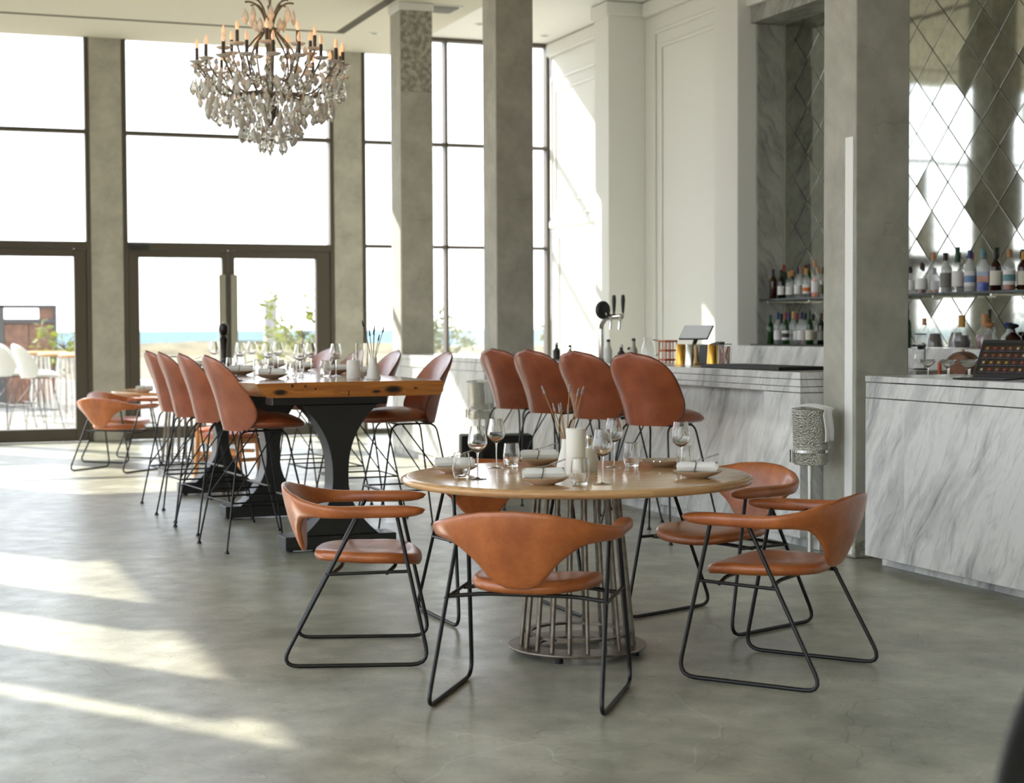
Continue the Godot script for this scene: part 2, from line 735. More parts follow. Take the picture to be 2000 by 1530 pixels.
	m = paint("antique_mirror", Color(1, 1, 1), 0.05, 1.0)
	m.albedo_texture = tex(w, w, mixed(w, [[noise_bytes(w, w, 0.02, 3, 71), 0.35], [noise_bytes(w, w, 0.3, 2, 72), 1.0]], Color(0.62, 0.63, 0.60), Color(0.82, 0.83, 0.80), 1.6))
	triplanar(m, 1.2)
	paint("mirror_backing", Color(0.10, 0.10, 0.09), 0.6)
	# glass
	glass("window_glass", Color(0.9, 0.95, 0.95, 0.03))
	glass("shelf_glass", Color(0.10, 0.17, 0.17, 0.88)).roughness = 0.3
	glass("thin_glass", Color(0.95, 0.97, 0.97, 0.05))
	glass("bottle_glass", Color(0.90, 0.93, 0.93, 0.13))
	glass("cut_glass", Color(0.97, 0.97, 0.96, 0.0), true)
	glass("frosted_crystal", Color(0.93, 0.92, 0.89, 0.50), true).roughness = 0.10
	# tableware
	m = paint("cream_stoneware", Color(0.78, 0.70, 0.60), 0.5)
	m = paint("linen", Color(0.93, 0.93, 0.92), 0.9)
	m.rim_enabled = true
	m.rim = 0.3
	paint("twine", Color(0.42, 0.40, 0.37), 0.8)
	m = paint("wax", Color(0.90, 0.89, 0.85), 0.45)
	m.subsurf_scatter_enabled = true
	m.subsurf_scatter_strength = 0.3
	paint("white_ceramic", Color(0.88, 0.87, 0.84), 0.3)
	paint("dry_stem", Color(0.68, 0.52, 0.30), 0.8)
	paint("dark_stem", Color(0.10, 0.085, 0.07), 0.8)
	paint("lavender", Color(0.62, 0.59, 0.58), 0.9)
	paint("black_wood", Color(0.06, 0.055, 0.05), 0.35)
	paint("black_rubber", Color(0.05, 0.055, 0.055), 0.6)
	paint("charcoal", Color(0.13, 0.135, 0.14), 0.5)
	# outdoors
	w = 256
	m = paint("deck_stone", Color(1, 1, 1), 0.8)
	m.albedo_texture = tex(w, w, mixed(w, [[noise_bytes(w, w, 0.02, 4, 81), 1.0], [noise_bytes(w, w, 0.2, 2, 82), 0.5]], Color(0.46, 0.44, 0.41), Color(0.54, 0.52, 0.48), 1.5))
	triplanar(m, 1.5)
	m = paint("scrub_ground", Color(1, 1, 1), 0.95)
	m.albedo_texture = tex(w, w, mixed(w, [[noise_bytes(w, w, 0.03, 4, 83), 1.0]], Color(0.33, 0.30, 0.21), Color(0.47, 0.42, 0.31), 2.0))
	triplanar(m, 22.0)
	m = paint("sea_water", Color(0.385, 0.455, 0.475), 0.7)
	m.specular_mode = BaseMaterial3D.SPECULAR_DISABLED
	m = paint("terracotta", Color(1, 1, 1), 0.8)
	m.albedo_texture = tex(w, w, mixed(w, [[noise_bytes(w, w, 0.03, 4, 85), 1.0]], Color(0.41, 0.27, 0.20), Color(0.50, 0.34, 0.26), 2.0))
	triplanar(m, 1.2)
	paint("pale_render", Color(0.56, 0.55, 0.535), 0.8)
	paint("grey_render", Color(0.27, 0.26, 0.26), 0.8)
	paint("white_plastic", Color(0.80, 0.80, 0.77), 0.4)
	m = paint("young_leaf", Color(0.36, 0.38, 0.13), 0.7)
	m.backlight_enabled = true
	m.backlight = Color(0.40, 0.42, 0.12)
	m = paint("olive_leaf", Color(0.38, 0.40, 0.25), 0.8)
	m.backlight_enabled = true
	m.backlight = Color(0.25, 0.27, 0.14)
	paint("bark", Color(0.33, 0.27, 0.20), 0.9)


# ---------------------------------------------------------------- room shell
func shell() -> void:
	struct("floor", span(Vector3(-3.9, -0.2, -21.1), Vector3(9.4, 0, 3.3)), M.polished_concrete)
	# soffit over the tables, a higher strip along the bar
	var ce := struct("ceiling", span(Vector3(-3.40, HALL_TOP, -20.80), Vector3(6.25, 5.6, 3.3)), M.ceiling_paint)
	part(ce, "bar_ceiling", span(Vector3(6.25, BAR_TOP, -20.80), Vector3(9.4, 5.6, 3.3)), M.white_paint)
	# linear air slot that turns a corner by the windows
	var slot := thing("slot_diffuser", "long grey linear air slot turning a corner in the ceiling", "air vent")
	part(slot, "slot_body", span(Vector3(5.12, HALL_TOP - 0.006, -19.43), Vector3(5.235, HALL_TOP, 2.0)), M.slot_grey)
	part(slot, "slot_body", span(Vector3(-3.0, HALL_TOP - 0.006, -19.46), Vector3(5.235, HALL_TOP, -19.39)), M.slot_grey)
	for k in 3:
		part(slot, "slot_gap", span(Vector3(5.137 + 0.034 * k, HALL_TOP - 0.009, -19.40), Vector3(5.15 + 0.034 * k, HALL_TOP - 0.004, 1.9)), M.dark_slot)
	part(slot, "slot_gap", span(Vector3(-3.0, HALL_TOP - 0.009, -19.435), Vector3(5.12, HALL_TOP - 0.004, -19.415)), M.dark_slot)
	# square return grille
	var gr := thing("ceiling_grille", "square white ceiling grille with dark slanted blades", "air vent", Vector3(5.83, HALL_TOP, -17.6))
	var rim := MB.new()
	for s in [-1, 1]:
		rim.box(Vector3(0.2 * s, -0.006, 0), Vector3(0.03, 0.012, 0.43), 0.003)
		rim.box(Vector3(0, -0.006, 0.2 * s), Vector3(0.37, 0.012, 0.03), 0.003)
	part(gr, "rim", rim, M.white_paint)
	part(gr, "duct", bx(Vector3(0.37, 0.002, 0.37)), M.dark_slot, Vector3(0, -0.001, 0))
	for k in 8:
		var bl := part(gr, "blade", bx(Vector3(0.37, 0.003, 0.034)), M.white_paint, Vector3(0, -0.012, -0.16 + 0.045 * k))
		bl.rotation.x = 0.7
	for d in [[Vector3(5.57, HALL_TOP, -19.3), "small round ceiling speaker near the slot corner"], [Vector3(7.03, BAR_TOP, -19.6), "small recessed downlight in the higher ceiling close to the tall window"], [Vector3(8.0, BAR_TOP, -18.1), "small recessed downlight in the higher ceiling near the white pilaster"], [Vector3(8.1, BAR_TOP, -20.1), "small recessed downlight in the ceiling corner by the panelled wall"]]:
		var sp := thing("downlight" if d[0].y > 5 else "ceiling_speaker", d[1], "downlight" if d[0].y > 5 else "speaker", d[0])
		part(sp, "ring", MB.new().lathe([Vector2(0.045, -0.001), Vector2(0.048, -0.012), Vector2(0.07, -0.012), Vector2(0.076, 0.0)], 24), M.white_paint)
		part(sp, "cover", MB.new().lathe([Vector2(0.0, -0.006), Vector2(0.046, -0.006)], 24), M.slot_grey)
	# back wall behind the camera
	struct("wall_back", span(Vector3(-3.9, 0, 3.0), Vector3(9.4, 5.6, 3.3)), M.white_plaster)


func pane(parent: Node, a: Vector3, b: Vector3) -> void:
	part(parent, "pane", span(a, b), M.window_glass)


func bar_piece(parent: Node, called: String, a: Vector3, b: Vector3) -> void:
	part(parent, called, span(a, b, 0.006), M.window_frame)


func window_wall() -> void:
	var zf := -20.70          # room side of the frames
	var zb := -20.84
	var g0 := -20.772
	var g1 := -20.782
	# lintel above the glass
	struct("wall_front", span(Vector3(-3.9, 5.17, -20.84), Vector3(9.4, 5.6, -20.68)), M.ceiling_paint)
	var cols := [[-3.72, -3.31], [-0.67, -0.27], [2.37, 2.772], [5.42, 5.81]]
	for k in cols.size():
		var c: Array = cols[k]
		var o := struct("facade_column", span(Vector3(c[0], 0, -21.1), Vector3(c[1], 5.2, zf - 0.01), 0.012), M.raw_concrete)
		tag(o, ["grey concrete facade column at the far left corner of the glazing", "grey concrete facade column between the two left glazed bays, out of the middle", "wide grey concrete column between the left door and the double door", "wide grey concrete column to the right of the double door"][k], "column", "", "structure")
	var bays := [[-3.31, -0.67], [-0.27, 2.37], [2.772, 5.42]]
	for k in 3:
		var a: float = bays[k][0]
		var b: float = bays[k][1]
		var w := thing("window_%d" % (k + 1), ["tall glazed bay far left with thin bronze bars", "tall two-pane window above the left glass door", "tall two-pane window above the double glass door"][k], "window", Vector3.ZERO, 0, "", "structure")
		for s in [a, b - 0.05]:
			bar_piece(w, "mullion", Vector3(s, 0, zb), Vector3(s + 0.05, HALL_TOP, zf))
		bar_piece(w, "transom", Vector3(a + 0.05, 3.758, zb), Vector3(b - 0.05, 3.805, zf))
		pane(w, Vector3(a + 0.05, 3.805, g0), Vector3(b - 0.05, 5.0, g1))
		pane(w, Vector3(a + 0.05, 2.44, g0), Vector3(b - 0.05, 3.758, g1))
		var d := thing("door_%d" % (k + 1), ["glass terrace door far left in a bronze frame", "left glass terrace door with thick bronze frame", "double glass door with two tall pull plates"][k], "door", Vector3.ZERO, 0, "", "structure")
		bar_piece(d, "header", Vector3(a + 0.05, 2.36, zb), Vector3(b - 0.05, 2.445, zf + 0.01))
		var mid := 4.057 if k == 2 else (a + b) * 0.5 - (0.05 if k == 1 else 0.0)
		for leaf in [[a + 0.05, mid - 0.004], [mid + 0.004, b - 0.05]]:
			var l: float = leaf[0]
			var r: float = leaf[1]
			var sl := 0.075 if l > mid else 0.13
			var sr := 0.075 if l < mid else (0.187 if k == 2 else 0.148)
			bar_piece(d, "stile", Vector3(l, 0.01, zb + 0.01), Vector3(l + sl, 2.355, zf - 0.015))
			bar_piece(d, "stile", Vector3(r - sr, 0.01, zb + 0.01), Vector3(r, 2.355, zf - 0.015))
			bar_piece(d, "top_rail", Vector3(l + sl, 2.26, zb + 0.01), Vector3(r - sr, 2.355, zf - 0.015))
			bar_piece(d, "bottom_rail", Vector3(l + sl, 0.01, zb + 0.01), Vector3(r - sr, 0.166, zf - 0.015))
			pane(d, Vector3(l + sl, 0.166, g0), Vector3(r - sr, 2.26, g1))
			var hx := (r - 0.10) if l < mid else (l + 0.045)
			var h := part(d, "handle", span(Vector3(hx - 0.035, 0.75, zf + 0.06), Vector3(hx + 0.045, 2.05, zf + 0.085), 0.004), M.plate_metal)
			for y in [1.95, 0.95]:
				var st := MB.new().tube([Vector3(hx + 0.005, y, zf - 0.02), Vector3(hx + 0.005, y, zf + 0.06)], 0.016, 12)
				part(h, "standoff", st, M.bright_steel)
		if k == 2:
			part(d, "door_closer", span(Vector3(a + 0.07, 2.35, zf), Vector3(a + 0.30, 2.42, zf + 0.05), 0.008), M.charcoal)
	# the tall bay by the panelled wall, up to the higher ceiling
	var w4 := thing("window_4", "tall window of three stacked panes behind the free-standing pillars", "window", Vector3.ZERO, 0, "", "structure")
	for s in [5.81, 6.93, 8.365]:
		bar_piece(w4, "mullion", Vector3(s, 0, zb), Vector3(s + (0.04 if s < 8 else 0.055), BAR_TOP, zf))
	bar_piece(w4, "head", Vector3(5.85, 5.125, zb), Vector3(8.365, BAR_TOP, zf + 0.01))
	bar_piece(w4, "sill", Vector3(5.85, 0, zb), Vector3(8.365, 0.07, zf))
	for y in [3.758, 2.415]:
		bar_piece(w4, "transom", Vector3(5.85, y, zb), Vector3(8.365, y + 0.042, zf))
	for s in [[5.85, 6.93], [6.97, 8.365]]:
		for q in [[0.07, 2.415], [2.457, 3.758], [3.80, 5.125]]:
			pane(w4, Vector3(s[0], q[0], g0), Vector3(s[1], q[1], g1))


func left_wall() -> void:
	# glazed side of the hall, left of the frame; it lets in the sun and shows in the mirrors
	var cols := [[-20.7, -16.71], [-14.73, -14.28], [-12.78, -12.44], [-11.66, -10.64], [-8.5, -8.1], [-5.5, -5.1], [-2.5, -2.1], [0.5, 0.9], [2.6, 3.0]]
	for k in cols.size():
		var c: Array = cols[k]
		struct("wall_left", span(Vector3(-3.6, 0, c[0]), Vector3(-3.2, HALL_TOP, c[1]), 0.01), M.raw_concrete)
		if k == 0:
			continue
		var a: float = cols[k - 1][1]
		var b: float = c[0]
		var w := thing("window_%d" % (k + 4), "%s glazed bay of the side wall, counted from the terrace corner, seen in the mirrors" % nth(k - 1), "window", Vector3.ZERO, 0, "", "structure")
		for y in [0.0, 2.38, 3.758, HALL_TOP - 0.03]:
			bar_piece(w, "transom", Vector3(-3.44 if y < 4.0 else -3.405, y, a), Vector3(-3.34, y + 0.045, b))
		pane(w, Vector3(-3.405, 0.045, a), Vector3(-3.395, 2.38, b))
		pane(w, Vector3(-3.405, 2.425, a), Vector3(-3.395, 3.758, b))
		pane(w, Vector3(-3.405, 3.803, a), Vector3(-3.395, HALL_TOP, b))


func moulding(parent: Node, x: float, z0: float, z1: float, y0: float, y1: float) -> void:
	# raised picture-frame moulding on a wall that faces -x
	for s in [z0, z1]:
		part(parent, "moulding", span(Vector3(x - 0.022, y0, s - 0.022), Vector3(x, y1, s + 0.022), 0.01), M.white_paint)
	for s in [y0, y1]:
		part(parent, "moulding", span(Vector3(x - 0.022, s - 0.022, z0), Vector3(x, s + 0.022, z1), 0.01), M.white_paint)


func right_wall() -> void:
	var xw := 8.42
	var w := struct("wall_right", span(Vector3(xw, 0, -20.7), Vector3(9.4, 5.6, -14.64)), M.white_plaster)
	part(w, "pilaster", span(Vector3(7.95, 0, -18.15), Vector3(xw, 5.08, -17.74), 0.006), M.white_plaster)
	part(w, "pilaster_cap", span(Vector3(7.91, 5.0, -18.19), Vector3(xw, BAR_TOP, -17.70), 0.02), M.white_plaster)
	part(w, "cornice", span(Vector3(xw - 0.07, 4.98, -20.7), Vector3(xw, BAR_TOP, -18.19), 0.03), M.white_plaster)
	part(w, "cornice", span(Vector3(xw - 0.07, 4.98, -17.70), Vector3(xw, BAR_TOP, -14.64), 0.03), M.white_plaster)
	# between the window and the pilaster: tall panel, frieze, lower panel
	moulding(w, xw, -20.5, -18.4, 3.05, 4.52)
	moulding(w, xw, -20.64, -18.25, 2.86, 4.68)
	moulding(w, xw, -20.4, -18.4, 0.5, 2.58)
	part(w, "rail", span(Vector3(xw - 0.03, 2.70, -20.7), Vector3(xw, 2.80, -18.15), 0.012), M.white_paint)
	# tall panel before the niche
	moulding(w, xw, -17.28, -15.0, 0.5, 4.60)
	moulding(w, xw, -17.45, -14.9, 0.3, 4.78)
	# pier on the near side of that panel, fluted jamb, wall over the niche
	part(w, "pier", span(Vector3(7.70, 0, -14.64), Vector3(9.4, BAR_TOP, -14.16), 0.01), M.white_plaster)
	struct("wall_right", span(Vector3(7.80, 4.44, -14.16), Vector3(9.4, 5.6, 3.0)), M.white_plaster)
	struct("wall_right", span(Vector3(8.30, 0, -14.20), Vector3(9.4, 4.44, 3.0)), M.white_plaster)
	var j := struct("trim_1", span(Vector3(7.765, 0, -14.26), Vector3(7.905, 4.44, -14.20)), M.white_paint)
	for k in 3:
		part(j, "flute", span(Vector3(7.772 + 0.045 * k, 1.19, -14.20), Vector3(7.795 + 0.045 * k, 4.44, -14.175), 0.008), M.white_paint)
	var fr := struct("trim_2", span(Vector3(7.90, 1.19, -14.26), Vector3(8.225, 4.28, -14.13), 0.004), M.grey_marble)
	part(fr, "marble_lintel", span(Vector3(7.84, 4.28, -14.2), Vector3(8.23, 4.45, 3.0), 0.004), M.grey_marble)
	part(fr, "metal_edge", span(Vector3(8.185, 1.19, -14.135), Vector3(8.205, 4.28, -14.115), 0.003), M.plate_metal)
	# diamond mirror tiles in the niche, each a bevelled tile of its own, none quite in line
	var back := struct("mirror_wall", span(Vector3(8.222, 1.19, -14.15), Vector3(8.32, 4.45, 3.0)), M.mirror_backing)
	tag(back, "antiqued mirror wall of diamond tiles behind the bottle shelves", "mirror", "", "structure")
	var r := RandomNumberGenerator.new()
	r.seed = 77
	var hw := 0.2225
	var z0 := -11.492
	var y0 := 3.439
	var whole := MB.new().extrude(PackedVector2Array([Vector2(hw - 0.002, 0), Vector2(0, hw - 0.002), Vector2(-hw + 0.002, 0), Vector2(0, -hw + 0.002)]), 0.0, 0.010, 0.005).mesh()
	for row in range(-10, 5):
		for col in range(-12, 13):
			if posmod(row + col, 2) == 0:
				continue
			var z := z0 + hw * col
			var y := y0 + hw * row
			if z - hw < -14.16 or y + hw > 4.5 or y - hw < 1.17:
				continue
			var o := part(back, "mirror_tile", whole, M.antique_mirror, Vector3(8.210, y, z))
			o.rotation = Vector3(r.randfn(0, 0.002), -PI / 2 + r.randfn(0, 0.0075), 0)
	# part tiles against the jamb, the ledge and the lintel
	for row in range(-11, 6):
		for col in range(-13, 13):
			if posmod(row + col, 2) == 0:
				continue
			var z := z0 + hw * col
			var y := y0 + hw * row
			if z - hw >= -14.16 and y + hw <= 4.5 and y - hw >= 1.17:
				continue
			var cut := Geometry2D.intersect_polygons(PackedVector2Array([Vector2(z + hw - 0.002, y), Vector2(z, y + hw - 0.002), Vector2(z - hw + 0.002, y), Vector2(z, y - hw + 0.002)]), PackedVector2Array([Vector2(-14.13, 1.195), Vector2(9, 1.195), Vector2(9, 4.29), Vector2(-14.13, 4.29)]))
			if cut.is_empty():
				continue
			var poly := PackedVector2Array()
			for p in cut[0]:
				poly.append(Vector2(p.x - z, p.y - y))
			var o := part(back, "mirror_tile", MB.new().extrude(poly, 0.0, 0.010, 0.0), M.antique_mirror, Vector3(8.210, y, z))
			o.rotation = Vector3(0, -PI / 2, 0)
	# marble ledge under the mirrors and the back counter
	var led := struct("trim_3", span(Vector3(7.62, 0, -14.17), Vector3(8.225, 1.19, -1.0), 0.006), M.white_marble)
	part(led, "back_counter", span(Vector3(7.02, 0.05, -13.9), Vector3(7.62, 0.93, -1.0), 0.006), M.white_marble)


func pillars() -> void:
	var p := struct("pillar", span(Vector3(5.30, 0, -8.68), Vector3(5.672, HALL_TOP, -8.32), 0.012), M.raw_concrete)
	tag(p, "large square concrete pillar standing between the two marble counters", "pillar", "", "structure")
	part(p, "corner_guard", span(Vector3(5.290, 0.02, -8.42), Vector3(5.302, 2.47, -8.335), 0.003), M.white_paint, Vector3.ZERO, "white strip of a corner guard")
	# chipped foot
	part(p, "foot", span(Vector3(5.292, 0, -8.686), Vector3(5.68, 0.11, -8.312), 0.012), M.broken_plaster)
	p = struct("pillar", span(Vector3(5.30, 0, -14.72), Vector3(5.672, HALL_TOP, -14.36), 0.012), M.raw_concrete)
	tag(p, "square concrete pillar behind the bar stools, at the far end of the bar", "pillar", "", "structure")
	p = struct("pillar", span(Vector3(5.30, 0, -17.74), Vector3(5.672, 4.84, -17.36), 0.012), M.raw_concrete)
	tag(p, "square concrete pillar with broken plaster at its top, nearest the windows", "pillar", "", "structure")
	part(p, "plaster_patch", span(Vector3(5.305, 3.95, -17.36), Vector3(5.667, 4.83, -17.352), 0.003), M.broken_plaster)
	part(p, "plaster_collar", span(Vector3(5.285, 4.83, -17.755), Vector3(5.687, HALL_TOP, -17.345), 0.01), M.white_plaster)


# ---------------------------------------------------------------- outside
func terrace() -> void:
	struct("terrace_deck", span(Vector3(-30, -0.2, -36), Vector3(30, -0.02, -21.1)), M.deck_stone)
	struct("terrace_deck", span(Vector3(-30, -0.2, -21.1), Vector3(-3.9, -0.02, 20)), M.deck_stone)
	struct("ground", span(Vector3(-400, -1.5, -150), Vector3(400, -0.25, 60)), M.scrub_ground)
	struct("sea", span(Vector3(-6000, -8.0, -8500), Vector3(6000, -2.2, -150)), M.sea_water)
	# low dunes with scrub along the shore
	var r := RandomNumberGenerator.new()
	r.seed = 21
	for k in 5:
		var mb := MB.new()
		var rings := []
		var cx := -30.0 + 26.0 * k
		for ring in 7:
			var s := 1.0 - ring / 6.0
			var row := PackedVector3Array()
			for j in 28:
				var a := TAU * j / 28.0
				row.append(Vector3((22.0 * cos(a)) * s, 0.0, 5.0 * sin(a) * s) + Vector3(0, (1.0 - s * s) * 0.75 * (1.0 + 0.25 * sin(3.0 * a + k)), 0))
			rings.append(row)
		mb.loft(rings, true, false, false)
		single("dune", mb, M.scrub_ground, "low scrubby sand dune before the sea, " + nth(k) + " from the left", "dune", Vector3(cx, -0.3, -92.0 - 9.0 * (k % 3)), 0.0, "low dunes along the shore")
	# corroded bar wall with a slot opening
	var wall := thing("terrace_kiosk", "rust coloured terrace wall with a long slot opening, behind the white stools", "kiosk", Vector3(1.35, 0, -32.0))
	var by := 0.0
	for q in [[-1.2, 0.0, 0.55, 1.84], [0.55, 0.0, 0.72, 1.84]]:
		part(wall, "grey_pier", span(Vector3(q[0], by, -0.2), Vector3(q[2], q[3], 0.2), 0.01), M.grey_render)
	part(wall, "rust_panel", span(Vector3(0.72, by, -0.12), Vector3(1.15, 1.50, 0.16), 0.01), M.terracotta)
	part(wall, "rust_panel", span(Vector3(1.16, by, -0.12), Vector3(1.60, 1.50, 0.16), 0.01), M.terracotta)
	part(wall, "rust_panel", span(Vector3(1.36, 1.50, -0.12), Vector3(1.60, 1.80, 0.16), 0.01), M.terracotta)
	part(wall, "frame_bar", span(Vector3(0.72, 1.50, -0.15), Vector3(1.60, 1.58, 0.2), 0.005), M.grey_render)
	part(wall, "frame_bar", span(Vector3(0.50, 1.78, -0.15), Vector3(1.66, 1.84, 0.2), 0.005), M.grey_render)
	part(wall, "frame_bar", span(Vector3(1.60, 0, -0.15), Vector3(1.66, 1.80, 0.2), 0.005), M.grey_render)
	single("concrete_post", span(Vector3(6.96, -0.02, -32.1), Vector3(7.19, 1.93, -31.9), 0.01), M.pale_render, "pale square post out on the terrace beyond the double door", "post")
	# low wall along the terrace edge
	single("parapet", span(Vector3(-30, -0.05, -35.6), Vector3(30, 0.32, -35.3), 0.01), M.white_plaster, "low pale wall along the edge of the terrace", "wall")
	# high tables with wooden tops
	var names := ["outdoor high table with a wooden top, right behind the nearer white stool", "outdoor high table with a wooden top, against the bronze door frame", "outdoor high table with a wooden top, farthest back before the rust wall"]
	var spots := [Vector3(2.55, -0.02, -25.6), Vector3(2.72, -0.02, -24.2), Vector3(2.35, -0.02, -27.6)]
	for k in 3:
		var t := thing("terrace_table", names[k], "table", spots[k], 0.0, "outdoor high tables")
		part(t, "tabletop", MB.new().lathe([Vector2(0, 1.0), Vector2(0.40, 1.0), Vector2(0.42, 1.02), Vector2(0.42, 1.035), Vector2(0.40, 1.05), Vector2(0, 1.05)], 32), M.oak)
		for j in 12:
			var a := TAU * j / 12.0
			part(t, "rod", MB.new().tube([Vector3(0.2 * cos(a), 0.02, 0.2 * sin(a)), Vector3(0.12 * cos(a), 1.0, 0.12 * sin(a))], 0.012, 6), M.bright_steel)
		part(t, "base", MB.new().lathe([Vector2(0, 0.0), Vector2(0.26, 0.0), Vector2(0.26, 0.015), Vector2(0, 0.015)], 32), M.bright_steel)
	# young trees
	tree("young_tree", "sparse young tree with yellow-green leaves at the left door, beside the rust wall", Vector3(2.82, -0.1, -28.5), 1.6, 170, M.young_leaf, 3)
	tree("young_tree", "sparse young tree with yellow-green leaves behind the double door, at its right edge", Vector3(6.52, -0.1, -27.0), 1.95, 420, M.young_leaf, 4)
	tree("shrub", "hazy pale shrub outside, left of the pillar with broken plaster", Vector3(10.4, -0.1, -31.0), 1.75, 380, M.olive_leaf, 5)
	tree("shrub", "hazy pale shrub outside, between the two far pillars", Vector3(13.0, -0.1, -31.0), 1.7, 520, M.olive_leaf, 6)
	tree("shrub", "hazy pale shrub outside, low down at the panelled wall", Vector3(14.6, -0.1, -30.6), 1.2, 160, M.olive_leaf, 7)


func tree(called: String, label: String, at: Vector3, tall: float, leaves: int, m: Material, seed_: int) -> void:
	var t := thing(called, label, "tree" if called == "young_tree" else "shrub", at)
	var r := RandomNumberGenerator.new()
	r.seed = seed_
	var stem := MB.new()
	stem.tube([Vector3.ZERO, Vector3(0.03, tall * 0.4, 0.0), Vector3(-0.02, tall * 0.8, 0.02)], [0.03, 0.022, 0.01], 7)
	var tips := []
	for k in 16:
		var a := r.randf() * TAU
		var y := tall * r.randf_range(0.35, 0.75)
		var b := Vector3(cos(a), r.randf_range(0.5, 1.1), sin(a)) * tall * r.randf_range(0.16, 0.3)
		stem.tube([Vector3(0, y, 0), Vector3(0, y, 0) + b * 0.5 + Vector3(0, 0.02, 0), Vector3(0, y, 0) + b], [0.011, 0.008, 0.004], 5)
		tips.append(Vector3(0, y, 0) + b)
	part(t, "stem", stem, M.bark)
	var leaf := MB.new()
	leaf.loft([PackedVector3Array([Vector3(0, 0, 0), Vector3(0.001, 0, 0), Vector3(0.002, 0, 0)]), PackedVector3Array([Vector3(-0.3, 0.45, 0.05), Vector3(0, 0.45, 0), Vector3(0.3, 0.45, 0.05)]), PackedVector3Array([Vector3(-0.02, 1, 0.12), Vector3(0, 1, 0.1), Vector3(0.02, 1, 0.12)])], false, false, false)
	var mm := MultiMesh.new()
	mm.transform_format = MultiMesh.TRANSFORM_3D
	mm.mesh = leaf.mesh()
	mm.instance_count = leaves
	for k in leaves:
		var p: Vector3 = tips[r.randi() % tips.size()] + Vector3(r.randfn(0, 0.07), r.randfn(0, 0.08), r.randfn(0, 0.07)) * tall * 0.7
		var s := r.randf_range(0.10, 0.18)
		mm.set_instance_transform(k, Transform3D(Basis.from_euler(Vector3(r.randf() * TAU, r.randf() * TAU, r.randf() * TAU)).scaled(Vector3(s, s, s)), p))
	var f := MultiMeshInstance3D.new()
	f.name = "foliage"
	f.multimesh = mm
	f.material_override = m
	f.set_meta("kind", "stuff")
	t.add_child(f, true)


# ---------------------------------------------------------------- bar counters
func bar() -> void:
	var b := thing("bar_counter", "long white marble bar counter behind the bar stools, beyond the concrete pillar", "bar counter", Vector3(5.15, 0, -8.69))
	part(b, "countertop", span(Vector3(0, 1.045, -5.64), Vector3(0.62, 1.088, 0), 0.004), M.white_marble)
	part(b, "apron", span(Vector3(0.004, 1.0, -5.63), Vector3(0.60, 1.043, -0.004), 0.003), M.white_marble)
	part(b, "apron", span(Vector3(0.004, 0.965, -5.63), Vector3(0.60, 0.998, -0.004), 0.003), M.white_marble)
	part(b, "end_pier", span(Vector3(0.004, 0.082, -0.45), Vector3(0.58, 0.962, -0.006), 0.004), M.white_marble)
	for k in 5:
		part(b, "front_panel", span(Vector3(0.09, 0.082, -0.452 - 1.03 * (k + 1)), Vector3(0.14, 0.962, -0.455 - 1.03 * k), 0.003), M.white_marble)
	part(b, "plinth", span(Vector3(0.15, 0, -5.6), Vector3(0.56, 0.08, -0.02), 0.003), M.white_marble)
	part(b, "carcass", span(Vector3(0.16, 0.08, -5.6), Vector3(0.54, 0.962, -0.46)), M.white_paint)
	var d := thing("bar_counter", "far sunlit end of the marble bar, running past the two far pillars", "bar counter", Vector3(5.15, 0, -14.345))
	part(d, "countertop", span(Vector3(0, 1.045, -2.99), Vector3(0.145, 1.088, 0), 0.004), M.white_marble)
	part(d, "countertop", span(Vector3(0.146, 1.045, -2.99), Vector3(0.62, 1.088, -0.40), 0.004), M.white_marble)
	part(d, "apron", span(Vector3(0.004, 0.965, -2.985), Vector3(0.14, 1.043, -0.004), 0.003), M.white_marble)
	for k in 3:
		part(d, "front_panel", span(Vector3(0.02, 0.082, 0.0 - 0.99 * (k + 1)), Vector3(0.12, 0.962, -0.003 - 0.99 * k), 0.003), M.white_marble)
	part(d, "plinth", span(Vector3(0.06, 0, -2.98), Vector3(0.12, 0.08, -0.01), 0.003), M.white_marble)
	var c := thing("bar_counter", "near white marble counter with grey diagonal veins, at the right edge by the tablet", "bar counter", Vector3(5.15, 0, -7.985))
	part(c, "countertop", span(Vector3(0, 1.052, 0), Vector3(0.62, 1.086, 6.2), 0.004), M.white_marble)
	for k in 2:
		part(c, "apron", span(Vector3(0.003, 0.964, 0.003 + 3.1 * k), Vector3(0.58, 1.048, 3.098 + 3.1 * k), 0.003), M.white_marble)
	for k in 3:
		part(c, "front_panel", span(Vector3(0.002, 0.072, 0.003 + 2.07 * k), Vector3(0.05, 0.960, 2.069 + 2.07 * k), 0.003), M.white_marble)
	part(c, "end_panel", span(Vector3(0.05, 0.072, 0.004), Vector3(0.58, 0.960, 0.04), 0.003), M.white_marble)
	part(c, "plinth", span(Vector3(0.15, 0, -0.05), Vector3(0.56, 0.07, 6.15), 0.003), M.white_marble)
	part(c, "carcass", span(Vector3(0.051, 0.072, 0.041), Vector3(0.56, 0.962, 6.15)), M.white_paint)
	# glass shelves for the bottles
	for s in [["glass shelf in the far niche, left of the large pillar", -14.06, -12.3], ["glass shelf on the mirror wall, right of the large pillar", -12.15, -8.0]]:
		var g := thing("bottle_shelf", s[0], "shelf", Vector3(7.88, 1.612, s[1]))
		part(g, "glass_plate", span(Vector3(0, 0, 0), Vector3(0.315, 0.02, s[2] - s[1]), 0.002), M.shelf_glass)
		for k in 3:
			part(g, "bracket", span(Vector3(0.02, -0.02, 0.12 + 0.75 * k), Vector3(0.315, 0.0, 0.14 + 0.75 * k), 0.002), M.bright_steel)
	single("shelf_mat", span(Vector3(7.72, 1.19, -13.95), Vector3(8.16, 1.202, -12.2), 0.003), M.black_rubber, "black mat under the bottles on the far marble ledge", "mat")


